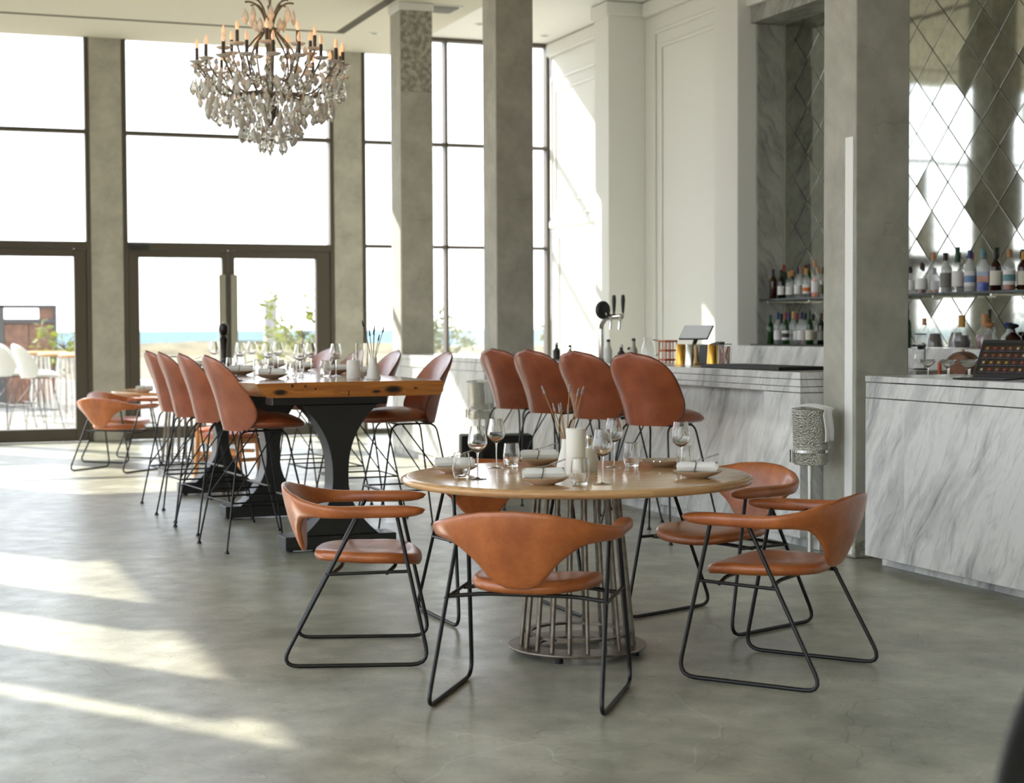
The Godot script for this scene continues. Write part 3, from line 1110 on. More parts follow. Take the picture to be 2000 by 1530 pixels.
# ---------------------------------------------------------------- tables
func dining_tables() -> void:
	# round oak table on a cone of steel rods
	var t := thing("round_table", "round oak table in the foreground on a cone of bare steel rods", "table", Vector3(2.70, 0, -6.36))
	part(t, "tabletop", MB.new().lathe([Vector2(0, 0.714), Vector2(0.69, 0.714), Vector2(0.725, 0.72), Vector2(0.735, 0.733), Vector2(0.733, 0.742), Vector2(0.72, 0.749), Vector2(0.705, 0.7505), Vector2(0.0, 0.7505)], 96, Vector3.ZERO, 0.6), M.oak_top)
	part(t, "base_plate", MB.new().lathe([Vector2(0.155, 0.028), Vector2(0.29, 0.028), Vector2(0.292, 0.033), Vector2(0.29, 0.038), Vector2(0.155, 0.038), Vector2(0.155, 0.028)], 64), M.rusty_steel)
	part(t, "collar", MB.new().lathe([Vector2(0.19, 0.082), Vector2(0.222, 0.082), Vector2(0.222, 0.092), Vector2(0.19, 0.092), Vector2(0.19, 0.082)], 48), M.rusty_steel)
	part(t, "top_ring", MB.new().lathe([Vector2(0.12, 0.70), Vector2(0.20, 0.70), Vector2(0.20, 0.714), Vector2(0.12, 0.714), Vector2(0.12, 0.70)], 48), M.rusty_steel)
	var n := 20
	var rod := MB.new().tube([Vector3(0.238, 0.036, 0), Vector3(0.172, 0.705, 0)], 0.0092, 10).mesh()
	for k in n:
		var o := part(t, "rod", rod, M.rusty_steel)
		o.rotation.y = TAU * (k + 0.3) / n
	for k in 4:
		var a := TAU * (k + 0.45) / 4
		part(t, "foot", MB.new().lathe([Vector2(0, 0), Vector2(0.018, 0), Vector2(0.018, 0.029), Vector2(0, 0.029)], 12), M.black_rubber, Vector3(0.25 * cos(a), 0, 0.25 * sin(a)))
	# live-edge high table on three black iron trestles
	var h := thing("high_table", "long live-edge wooden high table on black iron trestles", "table", Vector3(2.6, 0, -9.5))
	var r := RandomNumberGenerator.new()
	r.seed = 9
	var left := []
	var right := []
	var steps := 34
	for k in steps + 1:
		var z := -4.5 * k / steps
		var wl := -0.62 - 0.05 * sin(z * 1.9 + 1.0) + r.randf_range(-0.012, 0.012)
		var wr := 0.60 + 0.05 * sin(z * 1.6) + r.randf_range(-0.012, 0.012)
		if k == 0:
			wl = -0.585
			wr = 0.56
		if k == 1:
			wl = -0.565
		if k == 2 or k == 3:
			wl = -0.62
		if k > 3:
			wl += 0.085
		left.append(Vector2(wl, z))
		right.append(Vector2(wr, z))
	# section: flat top and bottom, waney sides that lean inwards below
	var rings := []
	for k in steps + 1:
		var l: Vector2 = left[k]
		var q: Vector2 = right[k]
		var sag := 0.02 * sin(k * 0.9) + 0.055
		rings.append(PackedVector3Array([Vector3(l.x, 1.046, l.y), Vector3(l.x * 0.5, 1.05, l.y), Vector3(0, 1.05, l.y), Vector3(q.x * 0.5, 1.05, q.y), Vector3(q.x - 0.012, 1.049, q.y), Vector3(q.x, 1.035, q.y), Vector3(q.x - 0.004, 0.985, q.y), Vector3(q.x - 0.03, 0.963, q.y), Vector3(0.2, 0.960, q.y), Vector3(-0.2, 0.960, l.y), Vector3(l.x + sag + 0.01, 0.962, l.y), Vector3(l.x + sag * 0.5, 1.0, l.y), Vector3(l.x + 0.004, 1.038, l.y)]))
	part(h, "tabletop", MB.new().loft(rings, true, false, true), M.slab_top)
	# sawn end of the slab with its knots and the butterfly key
	var end := MB.new()
	var f := Vector3(0, 0, 1)
	var outline: PackedVector3Array = rings[0]
	var mid := end.vert(Vector3(0, 1.005, 0.001), f, Vector2(0.5, 0.5))
	var first := end.v.size()
	for p in outline:
		end.vert(p + Vector3(0, 0, 0.001), f, Vector2((p.x + 0.60) / 1.18, 1.0 - (p.y - 0.955) / 0.1))
	for k in outline.size():
		end.tri(mid, first + k, first + (k + 1) % outline.size())
	var ep := part(h, "sawn_end", end, M.slab_end)
	part(ep, "crack", span(Vector3(-0.035, 0.965, 0.0), Vector3(-0.029, 1.0, 0.0022)), M.black_wood)
	part(ep, "butterfly_key", MB.new().extrude(PackedVector2Array([Vector2(-0.12, 0.978), Vector2(-0.03, 0.999), Vector2(0.06, 0.985), Vector2(0.06, 1.022), Vector2(-0.03, 1.007), Vector2(-0.12, 1.026)]), 0.0, 0.0025), M.butterfly_wood)
	# trestle: flared stem of thick plate with a foot bar and a top bar
	var half := []
	for k in 17:
		var s := k / 16.0
		var y := 0.10 + 0.80 * s
		var w := 0.05 + 0.19 * pow(absf(s - 0.43) / 0.57, 2.6) * (1.0 if s > 0.43 else 0.0) + 0.19 * pow(maxf(0.0, 0.43 - s) / 0.43, 2.2)
		half.append(Vector2(w, y))
	var out := PackedVector2Array()
	for p in half:
		out.append(p)
	for k in range(half.size() - 1, -1, -1):
		out.append(Vector2(-half[k].x, half[k].y))
	var stem := MB.new().extrude(out, -0.10, 0.10, 0.004, 0.7).mesh()
	for k in 3:
		var tr := part(h, "trestle", stem, M.black_iron, Vector3(0.0, 0, -0.42 - 1.88 * k))
		part(tr, "foot_bar", span(Vector3(-0.35, 0.018, -0.11), Vector3(0.35, 0.10, 0.11), 0.005), M.black_iron)
		part(tr, "top_bar", span(Vector3(-0.42, 0.90, -0.10), Vector3(0.30, 0.958, 0.10), 0.005), M.black_iron)
		for s in [-1, 1]:
			part(tr, "foot_pad", MB.new().lathe([Vector2(0, 0), Vector2(0.02, 0), Vector2(0.02, 0.02), Vector2(0, 0.02)], 12), M.black_rubber, Vector3(0.3 * s, 0, 0))
	# another round table by the windows
	var t2: Node3D = dup(t, Vector3(2.86, 0, -16.95), 0.4, "round wooden table by the windows, far left, behind the high stools")


# ---------------------------------------------------------------- seats
func make_armchair(label: String) -> Node3D:
	var t := thing("armchair", label, "armchair", Vector3.ZERO, 0, "low tan leather armchairs")
	# one leather sweep: arm tip, arm, round the back, other arm
	var path := []
	for k in 9:
		path.append([Vector2(0.318 - 0.012 * (1.0 - k / 8.0), -0.285 + 0.31 * pow(k / 8.0, 1.6)), 0.0, 8.0 * pow(k / 8.0, 1.6)])
	for k in range(1, 32):
		var a := PI * k / 32.0
		var e := Vector2(signf(cos(a)) * pow(absf(cos(a)), 0.86) * 0.318, 0.025 + 0.235 * pow(sin(a), 0.92))
		path.append([e, 1.0, 8])
	for k in range(8, -1, -1):
		path.append([Vector2(-0.318 + 0.012 * (1.0 - k / 8.0), -0.285 + 0.31 * pow(k / 8.0, 1.6)), 0.0, 8.0 * pow(k / 8.0, 1.6)])
	var tops := [[0.0, 0.722], [0.1, 0.716], [0.2, 0.694], [0.26, 0.672], [0.318, 0.653]]
	var bots := [[0.0, 0.432], [0.045, 0.436], [0.075, 0.446], [0.116, 0.480], [0.145, 0.520], [0.185, 0.562], [0.235, 0.597], [0.28, 0.604], [0.318, 0.603]]
	var rings := []
	var m := path.size()
	for k in m:
		var c: Vector2 = path[k][0]
		var d := ((path[mini(k + 1, m - 1)][0] as Vector2) - (path[maxi(k - 1, 0)][0] as Vector2)).normalized()
		var out := Vector2(-d.y, d.x)
		if out.dot(c - Vector2(0, -0.1)) < 0:
			out = -out
		var ax := absf(c.x)
		var hi := lut(tops, ax)
		var lo := lut(bots, ax)
		var ht := 0.021
		var arm := clampf((0.0 - c.y + 0.12) / 0.18, 0.0, 1.0)     # 0 at the back, 1 on the arms
		ht = lerpf(0.021, 0.032, arm)
		if path[k][1] == 0.0:
			hi = 0.653
			lo = 0.603
			var s: float = path[k][2] / 8.0
			var tip: float = sqrt(1.0 - pow(1.0 - clampf(s * 2.6, 0.0, 1.0), 2.0)) if s > 0.0 else 0.0
			ht *= lerpf(0.06, 1.0, tip)
			var hm := (hi + lo) * 0.5 + 0.006 * (1.0 - tip)
			hi = lerpf(hm, hi, lerpf(0.06, 1.0, tip))
			lo = lerpf(hm, lo, lerpf(0.06, 1.0, tip))
		var hh := (hi - lo) * 0.5
		var ring := PackedVector3Array()
		var tilt := 0.30 * (1.0 - arm)
		for j in 20:
			var w := TAU * j / 20.0
			var u := signf(cos(w)) * pow(absf(cos(w)), 0.75) * ht
			var y := signf(sin(w)) * pow(absf(sin(w)), 0.8) * hh
			if hh > 0.06:
				u = signf(cos(w)) * pow(absf(cos(w)), 0.6) * ht * (1.0 - 0.25 * absf(y) / hh)
			var off := out * (u + tilt * ((hi + lo) * 0.5 + y - 0.56))
			ring.append(Vector3(c.x + off.x, (hi + lo) * 0.5 + y, c.y + off.y))
		rings.append(ring)
	part(t, "backrest", MB.new().loft(rings), M.tan_leather)
	# padded seat
	var seat := []
	for q in [[0.80, 0.392], [0.97, 0.396], [1.0, 0.412], [0.985, 0.428], [0.93, 0.438], [0.75, 0.443], [0.4, 0.444], [0.02, 0.444]]:
		var row := PackedVector3Array()
		for k in 40:
			var a := TAU * k / 40.0
			var z := signf(sin(a)) * pow(absf(sin(a)), 0.72) * 0.225
			var x := signf(cos(a)) * pow(absf(cos(a)), 0.72) * (0.235 - 0.03 * z / 0.225)
			var p := Vector3(x * q[0], q[1], z * q[0] - 0.045)
			p.y += 0.014 * pow(absf(x * q[0]) / 0.235, 2.0) - 0.016 * pow(maxf(0.0, -z * q[0]) / 0.225, 3.0) + 0.012 * maxf(0.0, z * q[0]) / 0.225
			row.append(p)
		seat.append(row)
	part(t, "seat", MB.new().loft(seat, true, true, false), M.tan_leather)
	# sled frame of black rod
	for s in [-1, 1]:
		var pts := [Vector3(0.285 * s, 0.615, -0.02), Vector3(0.315 * s, 0.009, 0.30), Vector3(0.315 * s, 0.009, -0.30), Vector3(0.292 * s, 0.615, -0.17)]
		part(t, "sled_leg", MB.new().tube(rounded(pts, 0.075), 0.0085, 8), M.black_steel)
		part(t, "side_bar", MB.new().tube([Vector3(0.298 * s, 0.375, 0.115), Vector3(0.30 * s, 0.385, -0.225)], 0.007, 8), M.black_steel)
	for z in [0.06, -0.16]:
		part(t, "cross_bar", MB.new().tube(rounded([Vector3(-0.30, 0.378, z + 0.03), Vector3(-0.17, 0.388, z), Vector3(0.17, 0.388, z), Vector3(0.30, 0.378, z + 0.03)], 0.05), 0.008, 8), M.black_steel)
	return t


func lut(a: Array, x: float) -> float:
	for k in a.size() - 1:
		if x <= a[k + 1][0]:
			var w: float = clampf((x - a[k][0]) / (a[k + 1][0] - a[k][0]), 0.0, 1.0)
			w = w * w * (3.0 - 2.0 * w) * 0.4 + w * 0.6
			return lerpf(a[k][1], a[k + 1][1], w)
	return a[-1][1]


func make_stool(label: String, group: String, hide: Material, steel: Material) -> Node3D:
	var t := thing("bar_stool", label, "bar stool", Vector3.ZERO, 0, group)
	# seat: a lens, pointed in front
	var rings := []
	for q in [[0.05, 0.745], [0.72, 0.747], [0.92, 0.757], [1.0, 0.775], [0.97, 0.792], [0.86, 0.812], [0.62, 0.832], [0.3, 0.842], [0.02, 0.844]]:
		var row := PackedVector3Array()
		for k in 36:
			var a := TAU * k / 36.0
			var z := sin(a) * 0.235
			var x := signf(cos(a)) * pow(absf(cos(a)), 0.8) * (0.235 - 0.012 * z / 0.235)
			var y: float = q[1]
			y -= 0.018 * pow(maxf(0.0, -z * q[0]) / 0.235, 2.0)
			row.append(Vector3(x * q[0], y, z * q[0] - 0.085))
		rings.append(row)
	part(t, "seat", MB.new().loft(rings, true, false, false), hide)
	# back: a shell that wraps the seat and leans out towards its round top
	rings = []
	var edge_l := []
	var edge_r := []
	var K := 15
	for r in 21:
		var v := r / 20.0
		var hw := 0.252
		if v > 0.45:
			hw = 0.252 * pow(maxf(0.0, 1.0 - pow((v - 0.45) / 0.55, 3.3)), 0.5)
		else:
			hw = 0.252 * (1.0 - 0.30 * pow((0.45 - v) / 0.45, 3.0))
		hw = maxf(hw, 0.006)
		var y := 0.734 + 0.470 * (v if v < 0.9 else 0.9 + (v - 0.9))
		var zc := 0.185 + 0.125 * v - 0.02 * sin(v * PI)
		var wrap_ := lerpf(0.20, 0.075, smoothstep(0.0, 0.9, v))
		var thick := 0.045 * sin(clampf(v * 1.0 + 0.22, 0.0, 1.0) * PI * 0.5) * (1.0 if v < 0.75 else sqrt(maxf(0.05, 1.0 - pow((v - 0.75) / 0.25, 2.0))))
		if v < 0.12:
			thick *= lerpf(0.35, 1.0, v / 0.12)
		var row := PackedVector3Array()
		for k in K:
			var s := -1.0 + 2.0 * k / (K - 1)
			var xx := hw * sin(s * PI * 0.5)
			var z := zc - wrap_ * pow(absf(xx) / 0.272, 2.2) + 0.5 * thick * cos(s * PI * 0.5)
			row.append(Vector3(xx, y, z))
		for k in range(K - 2, 0, -1):
			var s := -1.0 + 2.0 * k / (K - 1)
			var xx := hw * sin(s * PI * 0.5)
			var z := zc - wrap_ * pow(absf(xx) / 0.272, 2.2) - 0.5 * thick * cos(s * PI * 0.5)
			row.append(Vector3(xx, y, z))
		rings.append(row)
		edge_l.append(row[0])
		edge_r.append(row[K - 1])
	part(t, "backrest", MB.new().loft(rings), hide)
	edge_r.reverse()
	part(t, "piping", MB.new().tube(edge_l + edge_r, 0.0045, 6), M.leather_piping if hide != M.white_plastic else M.white_plastic)
	# wire frame
	for s in [-1, 1]:
		part(t, "leg_frame", MB.new().tube(rounded([Vector3(0.285 * s, 0.012, 0.275), Vector3(0.175 * s, 0.735, 0.15), Vector3(0.175 * s, 0.735, -0.15), Vector3(0.285 * s, 0.012, -0.285)], 0.06), 0.0065, 8), steel)
		part(t, "brace", MB.new().tube([Vector3(0.17 * s, 0.733, -0.08), Vector3(0.24 * s, 0.305, 0.228)], 0.005, 6), steel)
	for z in [0.12, -0.12]:
		part(t, "seat_bar", MB.new().tube([Vector3(-0.175, 0.737, z), Vector3(0.175, 0.737, z)], 0.006, 6), steel)
	part(t, "footrest", MB.new().tube(rounded([Vector3(0.241, 0.30, 0.226), Vector3(0.241, 0.30, -0.236), Vector3(-0.241, 0.30, -0.236), Vector3(-0.241, 0.30, 0.226)], 0.012, true, 3), 0.006, 8, true), steel)
	part(t, "kick_plate", span(Vector3(-0.235, 0.303, -0.246), Vector3(0.235, 0.309, -0.222), 0.002), M.plate_metal)
	for sx in [-1, 1]:
		for z in [0.275, -0.285]:
			part(t, "glide", MB.new().lathe([Vector2(0, 0), Vector2(0.015, 0), Vector2(0.015, 0.005), Vector2(0.007, 0.022), Vector2(0, 0.022)], 10), steel, Vector3(0.285 * sx, 0, z))
	return t


func face_dir(x: float, z: float) -> float:
	return atan2(-x, -z)


func seats() -> void:
	var a := make_armchair("tan leather armchair left of the round table, seen from its side, before the black trestle")
	a.position = Vector3(1.845, 0, -6.70)
	a.rotation.y = face_dir(0.95, 0.31)
	for s in [[Vector3(2.215, 0, -5.64), 0.57, -0.82, "tan leather armchair nearest the camera, its back to the viewer, before the rod base"], [Vector3(3.295, 0, -5.695), -0.60, -0.80, "tan leather armchair right of the round table, nearest the marble counter"], [Vector3(3.60, 0, -6.785), -0.93, 0.37, "tan leather armchair behind the right rim of the round table, before the ice bucket"], [Vector3(2.72, 0, -7.35), 0.02, 1.0, "tan leather armchair behind the round table, mostly hidden under the tabletop"], [Vector3(2.08, 0, -16.35), 0.72, -0.69, "far tan leather armchair by the windows, the nearer of two at the small round table"], [Vector3(2.30, 0, -17.55), 0.75, 0.66, "far tan leather armchair by the windows, half hidden behind another armchair"]]:
		dup(a, s[0], face_dir(s[1], s[2]), s[3])
	# stools at the high table
	var b := make_stool("brown leather bar stool left of the high table, nearest, its back in full view", "brown leather stools at the high table", M.brown_leather, M.black_steel)
	b.position = Vector3(2.16, 0, -10.27)
	b.rotation.y = face_dir(1, -0.12)
	for s in [[Vector3(2.16, 0, -11.22), 1, -0.10, "brown leather bar stool left of the high table, second from the near end"], [Vector3(2.15, 0, -12.02), 1, -0.08, "brown leather bar stool left of the high table, third from the near end"], [Vector3(2.18, 0, -12.88), 1, -0.14, "brown leather bar stool left of the high table, last of its row"], [Vector3(3.26, 0, -10.60), -1, 0.0, "brown leather bar stool right of the high table, nearest, its seat in full view"], [Vector3(3.22, 0, -11.65), -1, 0.0, "brown leather bar stool right of the high table, second in its row"], [Vector3(3.22, 0, -12.60), -1, 0.05, "brown leather bar stool right of the high table, third in its row"], [Vector3(3.20, 0, -13.5), -1, 0.1, "brown leather bar stool right of the high table, last of its row"]]:
		dup(b, s[0], face_dir(s[1], s[2]), s[3], "brown leather stools at the high table")
	# stools at the bar
	for s in [[Vector3(4.68, 0, -9.66), 0.88, -0.48, "brown leather bar stool at the marble bar, rightmost and nearest of its row"], [Vector3(4.68, 0, -10.53), 0.90, -0.43, "brown leather bar stool at the marble bar, second from the right"], [Vector3(4.68, 0, -11.40), 0.92, -0.40, "brown leather bar stool at the marble bar, third from the right"], [Vector3(4.68, 0, -12.14), 0.92, -0.40, "brown leather bar stool at the marble bar, leftmost and farthest of its row"]]:
		dup(b, s[0], face_dir(s[1], s[2]), s[3], "brown leather stools at the bar")
	# white stools on the terrace
	var w := make_stool("white outdoor bar stool beyond the left glass door, its side to the viewer", "white stools on the terrace", M.white_plastic, M.charcoal)
	w.name = "terrace_stool"
	w.position = Vector3(1.93, -0.02, -23.5)
	w.rotation.y = face_dir(0.94, -0.33)
	dup(w, Vector3(1.62, -0.02, -24.6), face_dir(0.75, -0.65), "white outdoor bar stool cut by the left edge of the photo", "white stools on the terrace")
	dup(w, Vector3(1.84, -0.02, -25.75), face_dir(0.9, -0.4), "white outdoor bar stool mostly hidden behind the nearer white stool", "white stools on the terrace")
	# oak chairs with terracotta seats, glimpsed through the stool legs
	var o := thing("oak_chair", "oak chair with a terracotta seat behind the high table legs, the nearer one", "chair", Vector3(2.85, 0, -14.55), 0.35, "oak chairs glimpsed behind the high table")
	for s in [[-0.2, 0.2], [0.2, 0.2], [-0.22, -0.2], [0.22, -0.2]]:
		var top := 0.82 if s[1] > 0 else 0.43
		part(o, "leg", MB.new().tube([Vector3(s[0] * 1.05, 0, s[1] * 1.1), Vector3(s[0], 0.3, s[1]), Vector3(s[0] * 0.98, top, s[1] * (1.15 if s[1] > 0 else 0.98))], [0.016, 0.021, 0.017], 10), M.oak)
	for s in [-1, 1]:
		part(o, "rail", span(Vector3(0.2 * s - 0.012, 0.36, -0.19), Vector3(0.2 * s + 0.012, 0.41, 0.19), 0.004), M.oak)
		part(o, "rail", span(Vector3(-0.2, 0.36, 0.2 * s - 0.012), Vector3(0.2, 0.41, 0.2 * s + 0.012), 0.004), M.oak)
		part(o, "stretcher", span(Vector3(-0.2, 0.2, 0.19 * s - 0.01), Vector3(0.2, 0.235, 0.19 * s + 0.01), 0.004), M.oak)
	var pad := []
	for q in [[0.9, 0.41], [1.0, 0.425], [0.97, 0.445], [0.8, 0.455], [0.05, 0.458]]:
		pad.append(oval(0.23 * q[0], 0.22 * q[0], q[1], 4.0, 32))
	part(o, "seat", MB.new().loft(pad, true, true, false), M.copper_orange)
	var bend := []
	for k in 13:
		var x := -0.24 + 0.48 * k / 12.0
		bend.append(Vector3(x, 0.82, 0.23 + 0.06 * (1.0 - pow(x / 0.24, 2.0))))
	part(o, "backrest", MB.new().tube(bend, 0.02, 10), M.oak)
	dup(o, Vector3(2.98, 0, -15.4), -0.6, "oak chair with a terracotta seat behind the high table legs, the farther one")


# ---------------------------------------------------------------- chandelier
func chandelier() -> void:
	var t := thing("chandelier", "large crystal chandelier with candle bulbs hanging over the high table", "chandelier", Vector3(2.64, 0, -11.86))
	var r := RandomNumberGenerator.new()
	r.seed = 33
	# chain of links up to the ceiling
	var link := MB.new()
	var lp := []
	for k in 12:
		var a := TAU * k / 12.0
		lp.append(Vector3(0.009 * cos(a), 0.019 * sin(a), 0))
	link.tube(lp, 0.0028, 6, true)
	var lm := link.mesh()
	for k in 40:
		var o := part(t, "chain_link", lm, M.antique_bronze, Vector3(0, 3.68 + 0.0305 * k, 0))
		o.rotation.y = PI / 2 * (k % 2)
	part(t, "ceiling_rose", MB.new().lathe([Vector2(0, 4.87), Vector2(0.02, 4.87), Vector2(0.06, 4.90), Vector2(0.065, 4.92), Vector2(0, 4.92)], 24), M.antique_bronze)
	part(t, "stem", MB.new().lathe([Vector2(0, 2.83), Vector2(0.012, 2.84), Vector2(0.03, 2.88), Vector2(0.06, 2.93), Vector2(0.065, 2.96), Vector2(0.03, 2.985), Vector2(0.016, 3.02), Vector2(0.016, 3.1), Vector2(0.045, 3.14), Vector2(0.045, 3.18), Vector2(0.018, 3.22), Vector2(0.014, 3.36), Vector2(0.03, 3.40), Vector2(0.045, 3.43), Vector2(0.02, 3.46), Vector2(0.02, 3.50), Vector2(0.055, 3.52), Vector2(0.055, 3.535), Vector2(0.012, 3.55), Vector2(0.01, 3.68), Vector2(0, 3.68)], 20), M.antique_bronze)
	# crown: curved horns at the top with drops
	var drop := crystal(0.029, 0.095)
	var small := crystal(0.020, 0.055)
	var pendant := crystal(0.027, 0.12)
	for k in 8:
		var a := TAU * (k + 0.2) / 8.0
		var e := Vector3(cos(a), 0, sin(a))
		var horn := []
		for j in 10:
			var s := j / 9.0
			horn.append(e * (0.02 + 0.155 * pow(s, 1.6)) + Vector3(0, 3.52 + 0.20 * sin(s * PI * 0.56), 0))
		part(t, "horn", MB.new().tube(horn, 0.0075, 7), M.antique_bronze)
		var d := part(t, "crystal", pendant, M.frosted_crystal, e * 0.172 + Vector3(0, 3.675, 0))
		d.rotation.y = r.randf() * TAU
		# cage ribs under the crown
		var rib := []
		for j in 12:
			var s := j / 11.0
			rib.append(e * (0.05 + 0.15 * sin(s * PI * 0.62)) + Vector3(0, 3.51 - 0.30 * s, 0))
		part(t, "rib", MB.new().tube(rib, 0.007, 7), M.antique_bronze)
		d = part(t, "crystal", drop, M.frosted_crystal, e * 0.10 + Vector3(0, 3.60, 0))
		d.rotation.y = r.randf() * TAU
	# arms with candles: eighteen long, nine short and higher
	var cup := MB.new().lathe([Vector2(0.012, -0.004), Vector2(0.035, 0.0), Vector2(0.056, 0.014), Vector2(0.058, 0.017), Vector2(0.034, 0.006), Vector2(0.012, 0.004), Vector2(0.012, -0.004)], 18).mesh()
	var candle := MB.new().lathe([Vector2(0, 0.0), Vector2(0.0125, 0.0), Vector2(0.0125, 0.105), Vector2(0.008, 0.108), Vector2(0, 0.108)], 12).mesh()
	var bulb := MB.new().lathe([Vector2(0, 0.106), Vector2(0.008, 0.108), Vector2(0.0145, 0.128), Vector2(0.012, 0.15), Vector2(0.005, 0.172), Vector2(0, 0.178)], 12).mesh()
	var glow := paint("bulb_glow", Color(0.95, 0.88, 0.80), 0.3)
	glow.emission_enabled = true
	glow.emission = Color(1.0, 0.60, 0.32)
	glow.emission_energy_multiplier = 0.12
	for tier in [[18, 0.525, 3.255, 0.0, 3.06], [9, 0.33, 3.37, 0.35, 3.16]]:
		for k in tier[0]:
			var a: float = TAU * (k + tier[3]) / tier[0]
			var arm := MB.new()
			var pts := []
			var reach: float = tier[1]
			for j in 14:
				var s := j / 13.0
				# down and out in a long S, then up to the cup
				var y: float = lerpf(tier[4], tier[2], pow(s, 2.4)) - 0.055 * sin(s * PI) + 0.05 * sin(s * TAU) * (1.0 - s)
				pts.append(Vector3(0.04 + (reach - 0.04) * s, y, 0))
			pts.append(Vector3(reach, tier[2] + 0.01, 0))
			arm.tube(pts, 0.0075, 7)
			var o := part(t, "arm", arm, M.antique_bronze)
			o.rotation.y = a
			part(o, "drip_cup", cup, M.frosted_crystal, Vector3(reach, tier[2], 0))
			part(o, "candle", candle, M.charcoal, Vector3(reach, tier[2], 0))
			var bb := part(o, "bulb", bulb, glow, Vector3(reach, tier[2], 0))
			if true:
				var l := OmniLight3D.new()
				l.name = "bulb_light_%d_%d" % [tier[0], k]
				t.add_child(l)
				l.position = Vector3(reach, tier[2] + 0.14, 0).rotated(Vector3.UP, a)
				l.light_color = Color(1.0, 0.72, 0.45)
				l.light_energy = 0.006
				l.light_size = 0.012
				l.omni_range = 12.0
				l.omni_attenuation = 2.0
				l.shadow_enabled = true
	# curtains of drops: [count, radius, height, which]
	var made := 0
	var skirt := [[36, 0.545, 3.245, 1], [22, 0.40, 3.26, 1], [16, 0.30, 3.33, 1], [20, 0.44, 3.17, 0], [26, 0.525, 3.16, 2], [34, 0.49, 3.10, 0], [36, 0.45, 3.02, 2], [34, 0.40, 2.95, 0], [14, 0.30, 3.24, 0], [18, 0.25, 3.14, 0], [24, 0.30, 3.04, 0], [26, 0.235, 2.92, 2], [24, 0.21, 2.83, 0], [16, 0.15, 2.80, 0], [8, 0.085, 2.755, 2]]
	for q in skirt:
		for k in q[0]:
			var a: float = TAU * (k + r.randf() * 0.5) / q[0]
			var rad: float = q[1] + r.randfn(0, 0.012)
			var d := part(t, "crystal", [drop, small, pendant][q[3]], M.frosted_crystal if r.randf() < 0.55 else M.cut_glass, Vector3(rad * cos(a), q[2] + r.randfn(0, 0.018), rad * sin(a)))
			d.rotation = Vector3(r.randfn(0, 0.08), r.randf() * TAU, r.randfn(0, 0.08))
			made += 1
	# strings of beads from the arms to the stem and down to the basket: too many to count
	var beads := MB.new()
	for k in 18:
		var a := TAU * (k + 0.5) / 18.0
		for q in [[0.50, 3.22, 0.20, 3.20, 0.10, 22], [0.50, 3.20, 0.24, 2.95, 0.06, 24], [0.24, 2.95, 0.10, 2.72, -0.02, 16]]:
			for j in q[5]:
				var s: float = float(j) / (q[5] - 1)
				var rad: float = lerpf(q[0], q[2], s)
				var y: float = lerpf(q[1], q[3], s) - 4.0 * q[4] * s * (1.0 - s)
				beads.x = Transform3D(Basis(), Vector3(rad * cos(a), y, rad * sin(a)))
				beads.lathe([Vector2(0, -0.006), Vector2(0.006, 0), Vector2(0, 0.006)], 6, Vector3.ZERO, 0.99)
	beads.x = Transform3D()
	var bd := part(t, "bead_strings", beads, M.cut_glass)
	bd.set_meta("kind", "stuff")
	part(t, "finial", MB.new().lathe([Vector2(0, 2.64), Vector2(0.02, 2.647), Vector2(0.03, 2.67), Vector2(0.02, 2.693), Vector2(0, 2.70)], 16), M.cut_glass)


func crystal(wide: float, tall: float) -> ArrayMesh:
	# a faceted drop that hangs from the origin
	var mb := MB.new()
	mb.lathe([Vector2(0, -tall), Vector2(wide * 0.55, -tall * 0.86), Vector2(wide, -tall * 0.62), Vector2(wide * 0.62, -tall * 0.30), Vector2(wide * 0.16, -tall * 0.06), Vector2(0, 0)], 8, Vector3.ZERO, 0.995)
	# flatten a little, so that it is a cut pendant and not a ball
	for k in mb.v.size():
		mb.v[k].z *= 0.62
		mb.n[k] = (mb.n[k] * Vector3(0.62, 1, 1)).normalized()
	return mb.mesh()


# ---------------------------------------------------------------- tableware
func make_wine_glass(label: String, group: String) -> Node3D:
	var t := thing("wine_glass", label, "wine glass", Vector3.ZERO, 0, group)
	part(t, "bowl", MB.new().lathe([Vector2(0.004, 0.108), Vector2(0.018, 0.115), Vector2(0.034, 0.130), Vector2(0.0405, 0.146), Vector2(0.040, 0.160), Vector2(0.035, 0.185), Vector2(0.029, 0.215), Vector2(0.0282, 0.2155), Vector2(0.0275, 0.215), Vector2(0.0335, 0.185), Vector2(0.0385, 0.160), Vector2(0.039, 0.147), Vector2(0.033, 0.132), Vector2(0.017, 0.118), Vector2(0.0, 0.113)], 28, Vector3.ZERO, 0.86), M.cut_glass)
	part(t, "stem", MB.new().lathe([Vector2(0.0, 0.003), Vector2(0.003, 0.006), Vector2(0.003, 0.05), Vector2(0.0032, 0.09), Vector2(0.006, 0.110), Vector2(0.0, 0.112)], 12), M.cut_glass)
	part(t, "foot", MB.new().lathe([Vector2(0, 0.0), Vector2(0.036, 0.0), Vector2(0.037, 0.0015), Vector2(0.012, 0.0045), Vector2(0.004, 0.009), Vector2(0, 0.009)], 28), M.cut_glass)
	return t


func make_tumbler(label: String, group: String) -> Node3D:
	return single("tumbler", MB.new().lathe([Vector2(0, 0.0), Vector2(0.026, 0.0), Vector2(0.030, 0.004), Vector2(0.0365, 0.028), Vector2(0.038, 0.048), Vector2(0.036, 0.075), Vector2(0.032, 0.104), Vector2(0.0312, 0.105), Vector2(0.0304, 0.104), Vector2(0.0345, 0.075), Vector2(0.0365, 0.048), Vector2(0.035, 0.030), Vector2(0.029, 0.013), Vector2(0.0, 0.011)], 28, Vector3.ZERO, 0.86), M.cut_glass, label, "tumbler", Vector3.ZERO, 0, group)


